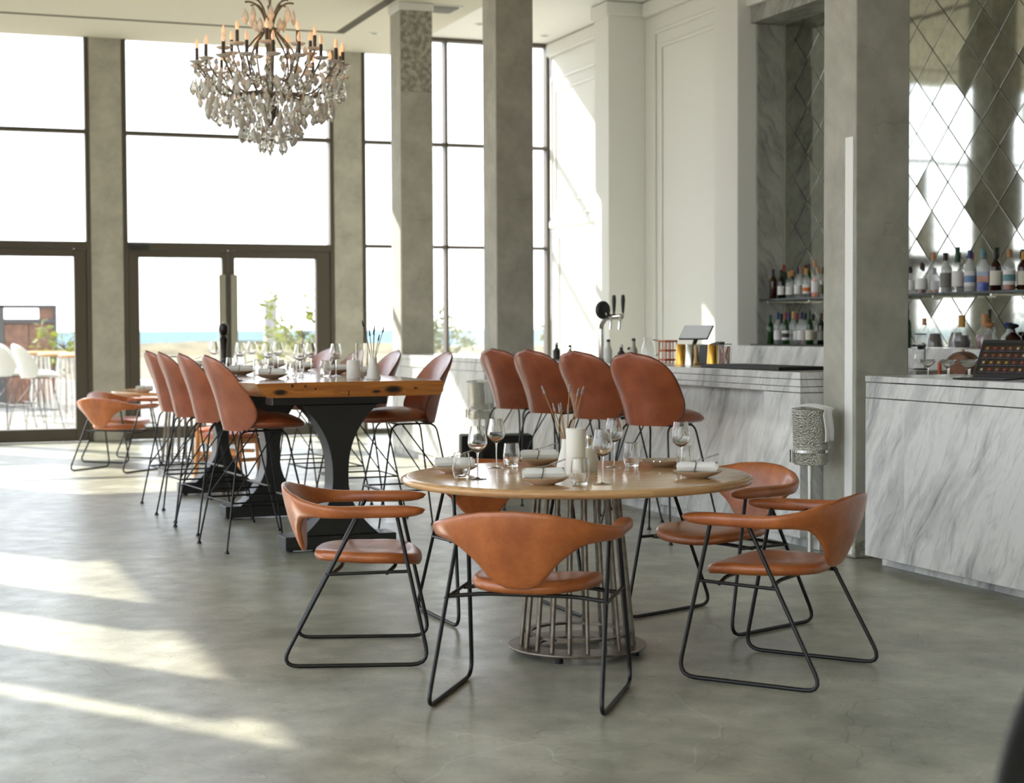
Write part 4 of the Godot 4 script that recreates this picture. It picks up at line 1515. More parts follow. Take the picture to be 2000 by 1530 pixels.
func make_plate(label: String, group: String) -> Node3D:
	var t := thing("plate", label, "plate", Vector3.ZERO, 0, group)
	part(t, "dish", MB.new().lathe([Vector2(0, 0.0), Vector2(0.040, 0.0), Vector2(0.045, 0.003), Vector2(0.075, 0.014), Vector2(0.098, 0.027), Vector2(0.100, 0.029), Vector2(0.097, 0.030), Vector2(0.074, 0.018), Vector2(0.045, 0.008), Vector2(0, 0.007)], 36, Vector3.ZERO, 0.6), M.cream_stoneware)
	return t


func make_napkin(label: String, group: String) -> Node3D:
	var t := thing("napkin", label, "napkin", Vector3.ZERO, 0, group)
	# a cloth rolled up: a spiral, seen at its ends
	t.scale = Vector3.ONE * 1.12
	var spiral := PackedVector2Array()
	for k in 64:
		var a := k * 0.42
		var rr := 0.0215 - 0.00062 * k * 0.5
		spiral.append(Vector2(cos(a), sin(a)) * rr)
	var sheet := []
	for k in 64:
		var x0 := -0.070 + 0.006 * sin(k * 0.7)
		var p := spiral[k]
		var row := PackedVector3Array()
		for j in 9:
			var s := j / 8.0
			var pinch := 1.0 - 0.10 * exp(-pow((s - 0.45) * 9.0, 2.0))
			row.append(Vector3(lerpf(x0, -x0, s), 0.023 + p.y * pinch, p.x * pinch))
		sheet.append(row)
	part(t, "cloth_roll", MB.new().loft(sheet, false, false, false), M.linen)
	var core := MB.new()
	core.tube([Vector3(-0.066, 0.023, 0), Vector3(0.066, 0.023, 0)], 0.013, 14)
	part(t, "fold", core, M.linen)
	var ring := []
	for k in 20:
		var a := TAU * k / 20.0
		ring.append(Vector3(-0.008 + 0.003 * sin(a * 2.0), 0.023 + 0.0215 * sin(a), 0.0215 * cos(a)))
	part(t, "twine_tie", MB.new().tube(ring, 0.002, 5, true), M.twine)
	var sprig := MB.new()
	sprig.tube([Vector3(-0.03, 0.044, 0.004), Vector3(0.02, 0.052, 0.0), Vector3(0.06, 0.066, -0.006)], 0.0012, 5)
	for k in 7:
		sprig.x = Transform3D(Basis(Vector3.FORWARD, -0.4), Vector3(0.038 + 0.006 * k, 0.058 + 0.002 * k, -0.003 - 0.0006 * k))
		sprig.lathe([Vector2(0, -0.004), Vector2(0.003, 0), Vector2(0, 0.005)], 6)
	sprig.x = Transform3D()
	part(t, "lavender_sprig", sprig, M.lavender)
	return t


func table_settings() -> void:
	var y := 0.7505
	var place := ["the left setting of the round table", "the back left setting of the round table", "the front setting of the round table", "the back right setting of the round table", "the right setting of the round table"]
	var plates := [Vector3(2.25, y, -6.62), Vector3(2.74, y, -6.88), Vector3(2.40, y, -5.98), Vector3(3.20, y, -6.56), Vector3(3.08, y, -6.0)]
	var turns := [0.15, 0.1, 0.12, 0.2, -0.15]
	var g := make_plate("cream stoneware plate at " + place[0], "plates on the round table")
	g.position = plates[0]
	for k in range(1, 5):
		dup(g, plates[k], 0.7 * k, "cream stoneware plate at " + place[k])
	var n := make_napkin("rolled white linen napkin tied with twine, at " + place[0], "napkins on the round table")
	n.position = plates[0] + Vector3(0, 0.0175, 0)
	n.rotation.y = turns[0] - 0.36
	for k in [1, 2, 4]:
		dup(n, plates[k] + Vector3(0, 0.0175, 0), turns[k] - 0.36, "rolled white linen napkin tied with twine, at " + place[k])
	for k in 2:
		var fork := thing("fork", "%s steel fork lying on the bare plate at the back right setting" % ["near", "far"][k], "fork", plates[3] + Vector3(-0.035 + 0.02 * k, 0.029, 0.01 + 0.02 * k), 0.9)
		part(fork, "handle", MB.new().tube([Vector3(-0.07, 0.0, 0), Vector3(0.02, 0.004, 0), Vector3(0.05, 0.0, 0)], [0.004, 0.0025, 0.006], 6), M.chrome)
		for j in 4:
			part(fork, "tine", MB.new().tube([Vector3(0.05, 0, -0.006 + 0.004 * j), Vector3(0.085, 0.004, -0.006 + 0.004 * j)], 0.001, 4), M.chrome)
	var wines := [Vector3(2.235, y, -6.29), Vector3(2.50, y, -6.79), Vector3(2.61, y, -5.89), Vector3(2.98, y, -6.60), Vector3(3.12, y, -6.23)]
	var w := make_wine_glass("empty wine glass at " + place[0], "wine glasses on the round table")
	w.position = wines[0]
	for k in range(1, 5):
		dup(w, wines[k], 0, "empty wine glass at " + place[k])
	var tums := [Vector3(2.19, y, -6.36), Vector3(2.575, y, -6.80), Vector3(2.52, y, -5.90), Vector3(3.065, y, -6.60), Vector3(3.19, y, -6.33)]
	var tm := make_tumbler("clear round-bellied tumbler at " + place[0], "tumblers on the round table")
	tm.position = tums[0]
	for k in range(1, 5):
		dup(tm, tums[k], 0, "clear round-bellied tumbler at " + place[k])
	# centre of the round table
	var c := thing("pillar_candle", "tall white pillar candle in the middle of the round table", "candle", Vector3(2.70, y, -6.37))
	part(c, "wax_body", MB.new().lathe([Vector2(0, 0), Vector2(0.040, 0), Vector2(0.041, 0.003), Vector2(0.041, 0.186), Vector2(0.037, 0.191), Vector2(0.030, 0.186), Vector2(0, 0.184)], 32), M.wax)
	part(c, "wick", MB.new().tube([Vector3(0, 0.184, 0), Vector3(0.001, 0.195, 0)], 0.001, 5), M.dark_stem)
	vase(Vector3(2.735, y, -6.55), 0.135, [[-0.095, 0.275, -0.02], [-0.055, 0.17, 0.0], [-0.04, 0.165, 0.02], [-0.028, 0.17, 0.01], [0.012, 0.28, 0.0], [0.045, 0.255, 0.01], [0.075, 0.265, -0.01], [0.01, 0.16, -0.01]], M.dry_stem, M.lavender, "white conical vase of dried lavender behind the pillar candle on the round table")
	var j := thing("sugar_jar", "small cream jar with a dark grinder top, right of the pillar candle", "jar", Vector3(2.80, y, -6.46))
	part(j, "body", MB.new().lathe([Vector2(0, 0), Vector2(0.034, 0), Vector2(0.037, 0.006), Vector2(0.036, 0.09), Vector2(0.03, 0.10), Vector2(0, 0.10)], 24), M.wax)
	part(j, "grinder_top", MB.new().lathe([Vector2(0, 0.10), Vector2(0.012, 0.10), Vector2(0.010, 0.13), Vector2(0.013, 0.135), Vector2(0.012, 0.15), Vector2(0.006, 0.158), Vector2(0, 0.158)], 14), M.chrome)
	# high table
	y = 1.0505
	var seat_name := ["first setting on the left of the high table", "second setting on the left of the high table", "third setting on the left of the high table", "fourth setting on the left of the high table", "first setting on the right of the high table", "second setting on the right of the high table", "third setting on the right of the high table", "fourth setting on the right of the high table"]
	for k in 8:
		var lft := k < 4
		var z := -10.28 - 0.98 * (k % 4)
		var x := 2.28 if lft else 2.95
		if k == 4:
			z = -10.55
		dup(g, Vector3(x, y, z), k * 0.8, "cream stoneware plate at the " + seat_name[k], "plates on the high table")
		dup(n, Vector3(x, y + 0.017, z), -0.3 + 0.1 * (k % 3), "rolled white napkin at the " + seat_name[k], "napkins on the high table")
		dup(w, Vector3(x + (0.21 if lft else -0.16), y, z - 0.12 + 0.03 * (k % 3)), 0, "empty wine glass at the " + seat_name[k], "wine glasses on the high table")
		dup(tm, Vector3(x + (0.13 if lft else -0.25), y, z - 0.02 - 0.03 * (k % 2)), 0, "clear tumbler at the " + seat_name[k], "tumblers on the high table")
	var hc := thing("soap_jar", "white ribbed jar with a metal pump on the near end of the high table", "jar", Vector3(2.735, y, -10.0))
	part(hc, "body", MB.new().lathe([Vector2(0, 0), Vector2(0.040, 0), Vector2(0.042, 0.004), Vector2(0.042, 0.108), Vector2(0.036, 0.117), Vector2(0.012, 0.12), Vector2(0, 0.12)], 28), M.white_ceramic)
	for k in 11:
		part(hc, "ridge", MB.new().lathe([Vector2(0.0415, 0.010 + 0.009 * k), Vector2(0.0432, 0.0125 + 0.009 * k), Vector2(0.0415, 0.015 + 0.009 * k)], 28), M.white_ceramic)
	part(hc, "pump", MB.new().lathe([Vector2(0, 0.12), Vector2(0.010, 0.12), Vector2(0.010, 0.132), Vector2(0.004, 0.134), Vector2(0.004, 0.16), Vector2(0, 0.16)], 14).tube([Vector3(0, 0.157, 0), Vector3(0.02, 0.158, 0.01)], 0.003, 6), M.chrome)
	var cy := thing("glass_vase", "clear straight glass cylinder on the near end of the high table", "vase", Vector3(2.86, y, -10.25))
	part(cy, "cylinder", MB.new().lathe([Vector2(0, 0), Vector2(0.040, 0), Vector2(0.041, 0.22), Vector2(0.0395, 0.22), Vector2(0.0385, 0.008), Vector2(0, 0.008)], 28), M.cut_glass)
	vase(Vector3(2.84, y, -9.92), 0.135, [[-0.055, 0.27, -0.02], [-0.02, 0.19, 0.0], [0.0, 0.20, 0.02], [0.035, 0.15, 0.0], [0.012, 0.23, -0.01], [0.06, 0.22, 0.01]], M.dark_stem, M.dark_stem, "white bottle vase with dark dried stems on the near end of the high table")
	var pm := thing("pepper_mill", "tall black pepper mill at the far end of the high table", "pepper mill", Vector3(2.56, y, -13.3))
	part(pm, "body", MB.new().lathe([Vector2(0, 0), Vector2(0.035, 0), Vector2(0.036, 0.02), Vector2(0.025, 0.06), Vector2(0.022, 0.14), Vector2(0.028, 0.20), Vector2(0.034, 0.24), Vector2(0.018, 0.262), Vector2(0, 0.262)], 24), M.black_wood)
	part(pm, "head", MB.new().lathe([Vector2(0, 0.262), Vector2(0.02, 0.264), Vector2(0.033, 0.28), Vector2(0.041, 0.315), Vector2(0.036, 0.345), Vector2(0.015, 0.362), Vector2(0, 0.363)], 24), M.black_wood)
	part(pm, "knob", MB.new().lathe([Vector2(0, 0.362), Vector2(0.009, 0.363), Vector2(0.010, 0.374), Vector2(0, 0.38)], 14), M.chrome)
	var ws := thing("water_carafe", "clear glass carafe at the far end of the high table, before the pepper mill", "carafe", Vector3(2.62, y, -13.0))
	part(ws, "body", MB.new().lathe([Vector2(0, 0), Vector2(0.052, 0), Vector2(0.055, 0.01), Vector2(0.040, 0.10), Vector2(0.020, 0.17), Vector2(0.024, 0.21), Vector2(0.0225, 0.21), Vector2(0.0185, 0.17), Vector2(0.038, 0.10), Vector2(0.052, 0.012), Vector2(0, 0.008)], 28, Vector3.ZERO, 0.86), M.cut_glass)
	var mc := thing("menu_stand", "small black tray on a stand, above the last left stool", "menu stand", Vector3(2.24, y, -13.55))
	part(mc, "stand", MB.new().lathe([Vector2(0, 0), Vector2(0.03, 0), Vector2(0.03, 0.008), Vector2(0.006, 0.012), Vector2(0.006, 0.09), Vector2(0, 0.09)], 16), M.black_steel)
	part(mc, "tray", bx(Vector3(0.14, 0.008, 0.09), 0.003, Vector3(0, 0.094, 0)), M.black_steel)
	# far table
	y = 0.7505
	dup(g, Vector3(2.38, y, -16.45), 0, "cream plate on the round table by the windows", "")
	dup(n, Vector3(2.38, y + 0.017, -16.45), 0.1, "rolled white napkin on the round table by the windows", "")


func vase(at: Vector3, tall: float, stems: Array, sm: Material, fm: Material, label: String) -> void:
	var t := thing("vase", label, "vase", at)
	part(t, "body", MB.new().lathe([Vector2(0, 0), Vector2(0.046, 0), Vector2(0.047, 0.004), Vector2(0.034, tall * 0.45), Vector2(0.023, tall * 0.8), Vector2(0.022, tall), Vector2(0.019, tall), Vector2(0.019, tall * 0.8), Vector2(0, tall * 0.7)], 28, Vector3.ZERO, 0.5), M.white_ceramic)
	for k in stems.size():
		var s: Array = stems[k]
		var top := Vector3(s[0], tall + s[1] * 0.72, s[2])
		var foot := Vector3(s[0] * 0.08, tall * 0.7, s[2] * 0.1)
		var stem := part(t, "stem", MB.new().tube([foot, foot.lerp(top, 0.5) + Vector3(0, 0.008, 0), top], 0.0021, 5), sm)
		var d := (top - foot).normalized()
		var fl := MB.new()
		var bs := Basis(Quaternion(Vector3.UP, d))
		for j in 5:
			fl.x = Transform3D(bs, top + d * (0.007 * j))
			fl.lathe([Vector2(0, -0.007), Vector2(0.0068 - 0.0007 * j, 0.0), Vector2(0, 0.009)], 7)
		fl.x = Transform3D()
		part(stem, "flower_spike", fl, fm)


# ---------------------------------------------------------------- on the counters
func screen_tex(w: int, h: int, base: Color, tiles: bool) -> ImageTexture:
	var im := Image.create(w, h, false, Image.FORMAT_RGB8)
	im.fill(base)
	if tiles:
		var r := RandomNumberGenerator.new()
		r.seed = 4
		for row in 4:
			for col in 6:
				var x := 12 + col * 41
				var yy := 20 + row * 44
				im.fill_rect(Rect2i(x, yy, 35, 26), Color(0.16 + 0.1 * r.randf(), 0.12 + 0.05 * r.randf(), 0.10))
				im.fill_rect(Rect2i(x + 11, yy + 6, 13, 15), [Color(0.55, 0.50, 0.44), Color(0.45, 0.2, 0.2), Color(0.5, 0.42, 0.2), Color(0.42, 0.3, 0.24)][r.randi() % 4])
				im.fill_rect(Rect2i(x, yy + 28, 35, 6), Color(0.24, 0.23, 0.30))
	return ImageTexture.create_from_image(im)


func bar_goods() -> void:
	var y := 1.0885
	# beer tap
	var t := thing("beer_tap", "chrome beer tap with two tall handles on the far bar counter", "beer tap", Vector3(5.55, y, -12.55))
	part(t, "pipe", MB.new().tube(rounded([Vector3(0, 0, 0), Vector3(0, 0.30, 0), Vector3(0.02, 0.36, 0.05), Vector3(0.09, 0.37, 0.22)], 0.09), 0.024, 12), M.chrome)
	part(t, "flange", MB.new().lathe([Vector2(0, 0), Vector2(0.05, 0), Vector2(0.05, 0.012), Vector2(0.026, 0.02), Vector2(0, 0.02)], 20), M.chrome)
	var badge := MB.new().lathe([Vector2(0, -0.02), Vector2(0.07, -0.02), Vector2(0.075, -0.012), Vector2(0.075, 0.012), Vector2(0.07, 0.02), Vector2(0, 0.02)], 24)
	var bo := part(t, "badge", badge, M.charcoal, Vector3(-0.01, 0.42, 0.06))
	bo.rotation = Vector3(PI / 2, 0.4, 0)
	part(t, "badge_post", MB.new().tube([Vector3(0.02, 0.36, 0.06), Vector3(0.0, 0.41, 0.06)], 0.015, 8), M.chrome)
	for k in 2:
		var hz := 0.13 + 0.10 * k
		var hx := 0.06 + 0.035 * k
		var h := part(t, "tap_handle", MB.new().lathe([Vector2(0, 0.38), Vector2(0.008, 0.38), Vector2(0.012, 0.42), Vector2(0.018, 0.50), Vector2(0.014, 0.54), Vector2(0, 0.545)], 12), M.charcoal, Vector3(hx, 0, hz))
		part(h, "spout", MB.new().tube([Vector3(0, 0.39, 0), Vector3(-0.03, 0.36, 0.01), Vector3(-0.04, 0.26, 0.01)], 0.011, 8), M.chrome)
	# order terminal
	t = thing("order_terminal", "tilted white order screen on a black stand upon the far bar counter", "screen", Vector3(5.70, y, -11.14), -0.9)
	var sm := paint("pale_screen", Color(1, 1, 1), 0.25)
	sm.albedo_texture = screen_tex(32, 32, Color(0.90, 0.92, 0.94), false)
	part(t, "stand", MB.new().tube(rounded([Vector3(0, 0.012, 0.05), Vector3(0, 0.14, 0.03), Vector3(0, 0.20, -0.03)], 0.06), 0.016, 10), M.charcoal)
	part(t, "foot", MB.new().lathe([Vector2(0, 0), Vector2(0.09, 0), Vector2(0.09, 0.01), Vector2(0, 0.014)], 28), M.charcoal, Vector3(0, 0, 0.05))
	var sc := part(t, "housing", bx(Vector3(0.24, 0.16, 0.014), 0.005), M.charcoal, Vector3(0, 0.235, -0.02))
	sc.rotation.x = -0.85
	part(sc, "display", bx(Vector3(0.225, 0.145, 0.002), 0.0, Vector3(0, 0, 0.0078)), sm)
	# shakers and cups
	var cone := [Vector2(0, 0), Vector2(0.031, 0), Vector2(0.033, 0.003), Vector2(0.044, 0.150), Vector2(0.0425, 0.150), Vector2(0.031, 0.006), Vector2(0, 0.006)]
	var up := MB.new().lathe(cone, 28).mesh()
	var inv := []
	for k in range(cone.size() - 1, -1, -1):
		inv.append(Vector2(cone[k].x, 0.15 - cone[k].y))
	var down := MB.new().lathe(inv, 28).mesh()
	single("shaker_tin", down, M.gold, "golden shaker tin standing left of the steel ones on the far bar counter", "shaker", Vector3(5.50, y, -10.98))
	single("shaker_tin", down, M.gold, "golden shaker tin beside the jar of straws on the far bar counter", "shaker", Vector3(5.50, y, -10.48))
	single("shaker_tin", down, M.bright_steel, "larger steel shaker tin, upside down, beside the golden one", "shaker", Vector3(5.52, y, -10.86))
	single("shaker_tin", up, M.bright_steel, "steel shaker tin behind the upside-down one, close to the black napkin box", "shaker", Vector3(5.60, y, -10.84))
	single("wooden_muddler", MB.new().lathe([Vector2(0, 0), Vector2(0.018, 0), Vector2(0.02, 0.02), Vector2(0.012, 0.06), Vector2(0.014, 0.14), Vector2(0, 0.145)], 14), M.light_bamboo, "wooden muddler standing between the steel tins and the black box", "muddler", Vector3(5.50, y, -10.74))
	t = thing("napkin_box", "black napkin holder with a round white button on the far bar counter", "napkin holder", Vector3(5.56, y, -10.62), 0.15)
	var hold := PackedVector2Array([Vector2(-0.075, 0), Vector2(0.075, 0), Vector2(0.09, 0.17), Vector2(0.04, 0.16), Vector2(0.0, 0.145), Vector2(-0.05, 0.15), Vector2(-0.07, 0.14)])
	part(t, "holder", MB.new().extrude(hold, -0.05, 0.05, 0.006), M.charcoal)
	part(t, "button", MB.new().tube([Vector3(-0.04, 0.08, 0.05), Vector3(-0.04, 0.08, 0.056)], 0.012, 14), M.white_plastic)
	t = thing("clothes_pegs", "pale wooden pick and clip lying before the black napkin holder", "clip", Vector3(5.44, y, -10.60), 0.5)
	for k in 2:
		part(t, "peg", bx(Vector3(0.09, 0.008, 0.012), 0.002, Vector3(0, 0.006 + 0.009 * k, 0.004 * k)), M.light_bamboo)
	t = thing("straw_jar", "clear jar of coloured straws on the far bar counter", "jar", Vector3(5.50, y, -10.30))
	part(t, "glass", MB.new().lathe([Vector2(0, 0), Vector2(0.046, 0), Vector2(0.048, 0.155), Vector2(0.046, 0.155), Vector2(0.044, 0.006), Vector2(0, 0.006)], 28), M.thin_glass)
	part(t, "rim", MB.new().lathe([Vector2(0.045, 0.152), Vector2(0.0495, 0.152), Vector2(0.0495, 0.158), Vector2(0.045, 0.158), Vector2(0.045, 0.152)], 28), M.charcoal)
	var sr := RandomNumberGenerator.new()
	sr.seed = 8
	var hues := [Color(0.65, 0.15, 0.17), Color(0.75, 0.6, 0.45), Color(0.25, 0.22, 0.2), Color(0.8, 0.75, 0.65), Color(0.55, 0.35, 0.25)]
	for k in hues.size():
		paint("straw_%d" % k, hues[k], 0.5)
	for k in 22:
		var a := sr.randf() * TAU
		var b := sr.randf() * TAU
		part(t, "straw", MB.new().tube([Vector3(0.03 * cos(a), 0.01, 0.03 * sin(a)), Vector3(0.036 * cos(b), 0.14, 0.036 * sin(b))], 0.0045, 6), M["straw_%d" % (k % 5)])
	t = thing("copper_rack", "small orange wire rack with bottles on the far bar counter", "rack", Vector3(5.54, y, -11.28), 0.3)
	for yy in [0.03, 0.10, 0.17]:
		part(t, "shelf_bar", bx(Vector3(0.13, 0.014, 0.08), 0.003, Vector3(0, yy, 0)), M.copper_orange)
	for k in 4:
		for s in [-1, 1]:
			part(t, "upright", bx(Vector3(0.008, 0.18, 0.008), 0.002, Vector3(-0.06 + 0.04 * k, 0.09, 0.034 * s)), M.copper_orange)
	t = thing("glass_jug", "tall clear glass jug left of the orange rack", "jug", Vector3(5.54, y, -11.62))
	part(t, "body", MB.new().lathe([Vector2(0, 0), Vector2(0.06, 0), Vector2(0.062, 0.01), Vector2(0.05, 0.12), Vector2(0.032, 0.17), Vector2(0.04, 0.20), Vector2(0.0385, 0.20), Vector2(0.030, 0.17), Vector2(0.048, 0.12), Vector2(0.059, 0.012), Vector2(0, 0.01)], 28, Vector3.ZERO, 0.86), M.thin_glass)
	part(t, "handle", MB.new().tube(rounded([Vector3(0.035, 0.18, 0), Vector3(0.10, 0.17, 0), Vector3(0.09, 0.07, 0), Vector3(0.055, 0.05, 0)], 0.04), 0.006, 8), M.white_plastic)
	single("bar_tray", span(Vector3(5.24, y, -10.16), Vector3(5.58, y + 0.022, -9.10), 0.004), M.black_rubber, "long black bar mat at the near end of the far bar counter", "bar mat")
	# small bottles and tins along the far part of the bar
	var minis := [[-11.95, 0.12, "charcoal", "squat grey tin"], [-12.2, 0.16, "white_plastic", "white squeeze bottle with a dark cap"], [-11.8, 0.10, "white_ceramic", "small white cup"], [-11.72, 0.17, "plate_metal", "slim steel canister"], [-13.3, 0.13, "charcoal", "black grinder with a pale knob"], [-13.0, 0.11, "chrome", "short steel measuring cup"]]
	for k in minis.size():
		var q: Array = minis[k]
		t = thing("bar_bottle", "%s on the far bar counter, near the beer tap" % q[3], "bottle", Vector3(5.46, y, q[0]))
		var h: float = q[1]
		part(t, "body", MB.new().lathe([Vector2(0, 0), Vector2(0.03, 0), Vector2(0.031, h * 0.6), Vector2(0.014, h * 0.8), Vector2(0.014, h), Vector2(0, h)], 18), M[q[2]])
		part(t, "cap", MB.new().lathe([Vector2(0.0, h), Vector2(0.016, h), Vector2(0.014, h + 0.02), Vector2(0, h + 0.022)], 14), M.charcoal if q[2] != "charcoal" else M.white_plastic)
	# near counter: tablet, glasses
	y = 1.0865
	t = thing("tablet", "black tablet with a grid of drink pictures propped on the near counter", "tablet", Vector3(5.43, y, -7.14), -1.2)
	var tm := paint("menu_screen", Color(1, 1, 1), 0.15)
	tm.albedo_texture = screen_tex(256, 192, Color(0.10, 0.095, 0.10), true)
	tm.emission_enabled = true
	tm.emission_texture = tm.albedo_texture
	tm.emission = Color(0, 0, 0)
	tm.emission_energy_multiplier = 0.10
	var slab := part(t, "housing", bx(Vector3(0.30, 0.22, 0.009), 0.004), M.charcoal, Vector3(0, 0.104, -0.02))
	slab.rotation.x = -0.48
	var q := MB.new()
	q.face(Vector3(-0.14, 0.09, 0.0048), Vector3(0.14, 0.09, 0.0048), Vector3(0.14, -0.09, 0.0048), Vector3(-0.14, -0.09, 0.0048), Vector3(0, 0, 1))
	part(slab, "screen", q, tm)
	part(t, "keyboard_cover", bx(Vector3(0.30, 0.007, 0.20), 0.003, Vector3(0, 0.004, 0.12)), M.charcoal)
	var gl := AreaLight3D.new()
	gl.name = "tablet_light"
	slab.add_child(gl)
	gl.position = Vector3(0, 0, 0.012)
	gl.rotation.y = PI
	gl.area_size = Vector2(0.28, 0.2)
	gl.light_energy = 0.004
	gl.light_color = Color(0.8, 0.78, 0.85)
	gl.shadow_enabled = true
	# low ice well and coupe glasses behind the near counter
	single("back_shelf", span(Vector3(5.82, 0.0, -8.7), Vector3(6.25, 1.015, -6.6), 0.006), M.bright_steel, "steel work shelf behind the near counter carrying the glasses", "work shelf")
	for k in 9:
		var row := k % 3
		t = thing("coupe_glass", "clear coupe glass behind the near counter, %s from the pillar" % nth(k), "glass", Vector3(5.90 + 0.13 * row, 1.016, -8.46 + 0.20 * (k / 3) + 0.03 * row), 0, "coupe glasses behind the near counter")
		part(t, "bowl", MB.new().lathe([Vector2(0.003, 0.095), Vector2(0.02, 0.105), Vector2(0.042, 0.125), Vector2(0.048, 0.145), Vector2(0.047, 0.145), Vector2(0.041, 0.127), Vector2(0.02, 0.108), Vector2(0, 0.10)], 24, Vector3.ZERO, 0.86), M.cut_glass)
		part(t, "stem", MB.new().lathe([Vector2(0, 0), Vector2(0.032, 0), Vector2(0.03, 0.003), Vector2(0.004, 0.01), Vector2(0.003, 0.06), Vector2(0.004, 0.098), Vector2(0, 0.1)], 20), M.cut_glass)
	for k in 5:
		t = thing("rocks_glass", "short clear glass behind the near counter beside the tablet, %s from the pillar" % nth(k), "glass", Vector3(5.89, 1.016, -7.75 + 0.11 * k), 0, "short glasses behind the near counter")
		part(t, "body", MB.new().lathe([Vector2(0, 0), Vector2(0.038, 0), Vector2(0.042, 0.13), Vector2(0.0405, 0.13), Vector2(0.036, 0.012), Vector2(0, 0.012)], 22), M.thin_glass)
	# back counter: syphon, orange thing, barrel
	y = 0.9305
	t = thing("coffee_syphon", "glass coffee syphon with a black stand on the back counter, right of the pillar", "coffee maker", Vector3(7.3, 1.0355, -10.56))
	t.scale = Vector3.ONE * 0.66
	part(t, "base", MB.new().lathe([Vector2(0, 0), Vector2(0.085, 0), Vector2(0.085, 0.014), Vector2(0.02, 0.02), Vector2(0, 0.02)], 24), M.charcoal)
	part(t, "stand", MB.new().tube(rounded([Vector3(0, 0.01, 0.08), Vector3(0, 0.30, 0.08), Vector3(0, 0.30, 0.02)], 0.03), 0.007, 8), M.charcoal)
	part(t, "globe", MB.new().lathe([Vector2(0, 0.06), Vector2(0.05, 0.075), Vector2(0.075, 0.125), Vector2(0.06, 0.18), Vector2(0.025, 0.21), Vector2(0.025, 0.24), Vector2(0.023, 0.24), Vector2(0.023, 0.21), Vector2(0.058, 0.178), Vector2(0.072, 0.125), Vector2(0.048, 0.078), Vector2(0, 0.064)], 24, Vector3.ZERO, 0.86), M.thin_glass)
	part(t, "collar", MB.new().lathe([Vector2(0.024, 0.23), Vector2(0.035, 0.235), Vector2(0.045, 0.27), Vector2(0.03, 0.275)], 20), M.charcoal)
	part(t, "upper_chamber", MB.new().lathe([Vector2(0.02, 0.27), Vector2(0.06, 0.285), Vector2(0.066, 0.40), Vector2(0.064, 0.40), Vector2(0.058, 0.288), Vector2(0.02, 0.274)], 24), M.bottle_glass)
	part(t, "lid", MB.new().lathe([Vector2(0, 0.40), Vector2(0.067, 0.40), Vector2(0.067, 0.412), Vector2(0, 0.415)], 24), M.charcoal)
	single("orange_canister", MB.new().tube([Vector3(0, 0, 0), Vector3(0, 0.17, 0)], 0.016, 14), M.copper_orange, "slim orange cylinder standing beside the coffee syphon", "canister", Vector3(7.3, y, -10.32))
	t = thing("small_barrel", "small wooden barrel on its side behind the coupe glasses", "barrel", Vector3(7.36, y, -10.12), -0.95)
	t.scale = Vector3.ONE * 0.74
	var prof := []
	for k in 11:
		var s := -1.0 + 2.0 * k / 10.0
		prof.append(Vector2(0.135 - 0.022 * s * s, 0.17 * s))
	var cask := MB.new()
	cask.x = Transform3D(Basis(Vector3.RIGHT, PI / 2), Vector3(0, 0.20, 0))
	cask.lathe([Vector2(0.0, -0.155)] + [Vector2(0.100, -0.155), Vector2(0.100, -0.17)] + prof + [Vector2(0.100, 0.17), Vector2(0.100, 0.155), Vector2(0, 0.155)], 36)
	part(t, "cask", cask, M.barrel_wood)
	for s in [-0.15, -0.09, 0.09, 0.15]:
		var hoop := MB.new()
		var rr := 0.1365 - 0.022 * pow(s / 0.17, 2.0)
		hoop.x = Transform3D(Basis(Vector3.RIGHT, PI / 2), Vector3(0, 0.20, 0))
		hoop.lathe([Vector2(rr - 0.003, s - 0.012), Vector2(rr + 0.002, s - 0.012), Vector2(rr + 0.002, s + 0.012), Vector2(rr - 0.003, s + 0.012)], 36)
		part(t, "hoop", hoop, M.black_iron)
	for s in [-1, 1]:
		part(t, "cradle", bx(Vector3(0.22, 0.075, 0.035), 0.004, Vector3(0, 0.038, 0.10 * s)), M.barrel_wood)
	part(t, "bung", MB.new().lathe([Vector2(0, 0.33), Vector2(0.018, 0.33), Vector2(0.015, 0.352), Vector2(0, 0.354)], 12), M.light_bamboo)
	single("marble_riser", span(Vector3(7.12, 0.93, -11.0), Vector3(7.5, 1.035, -10.36), 0.004), M.grey_marble, "small grey marble slab on the back counter at the pillar", "slab")


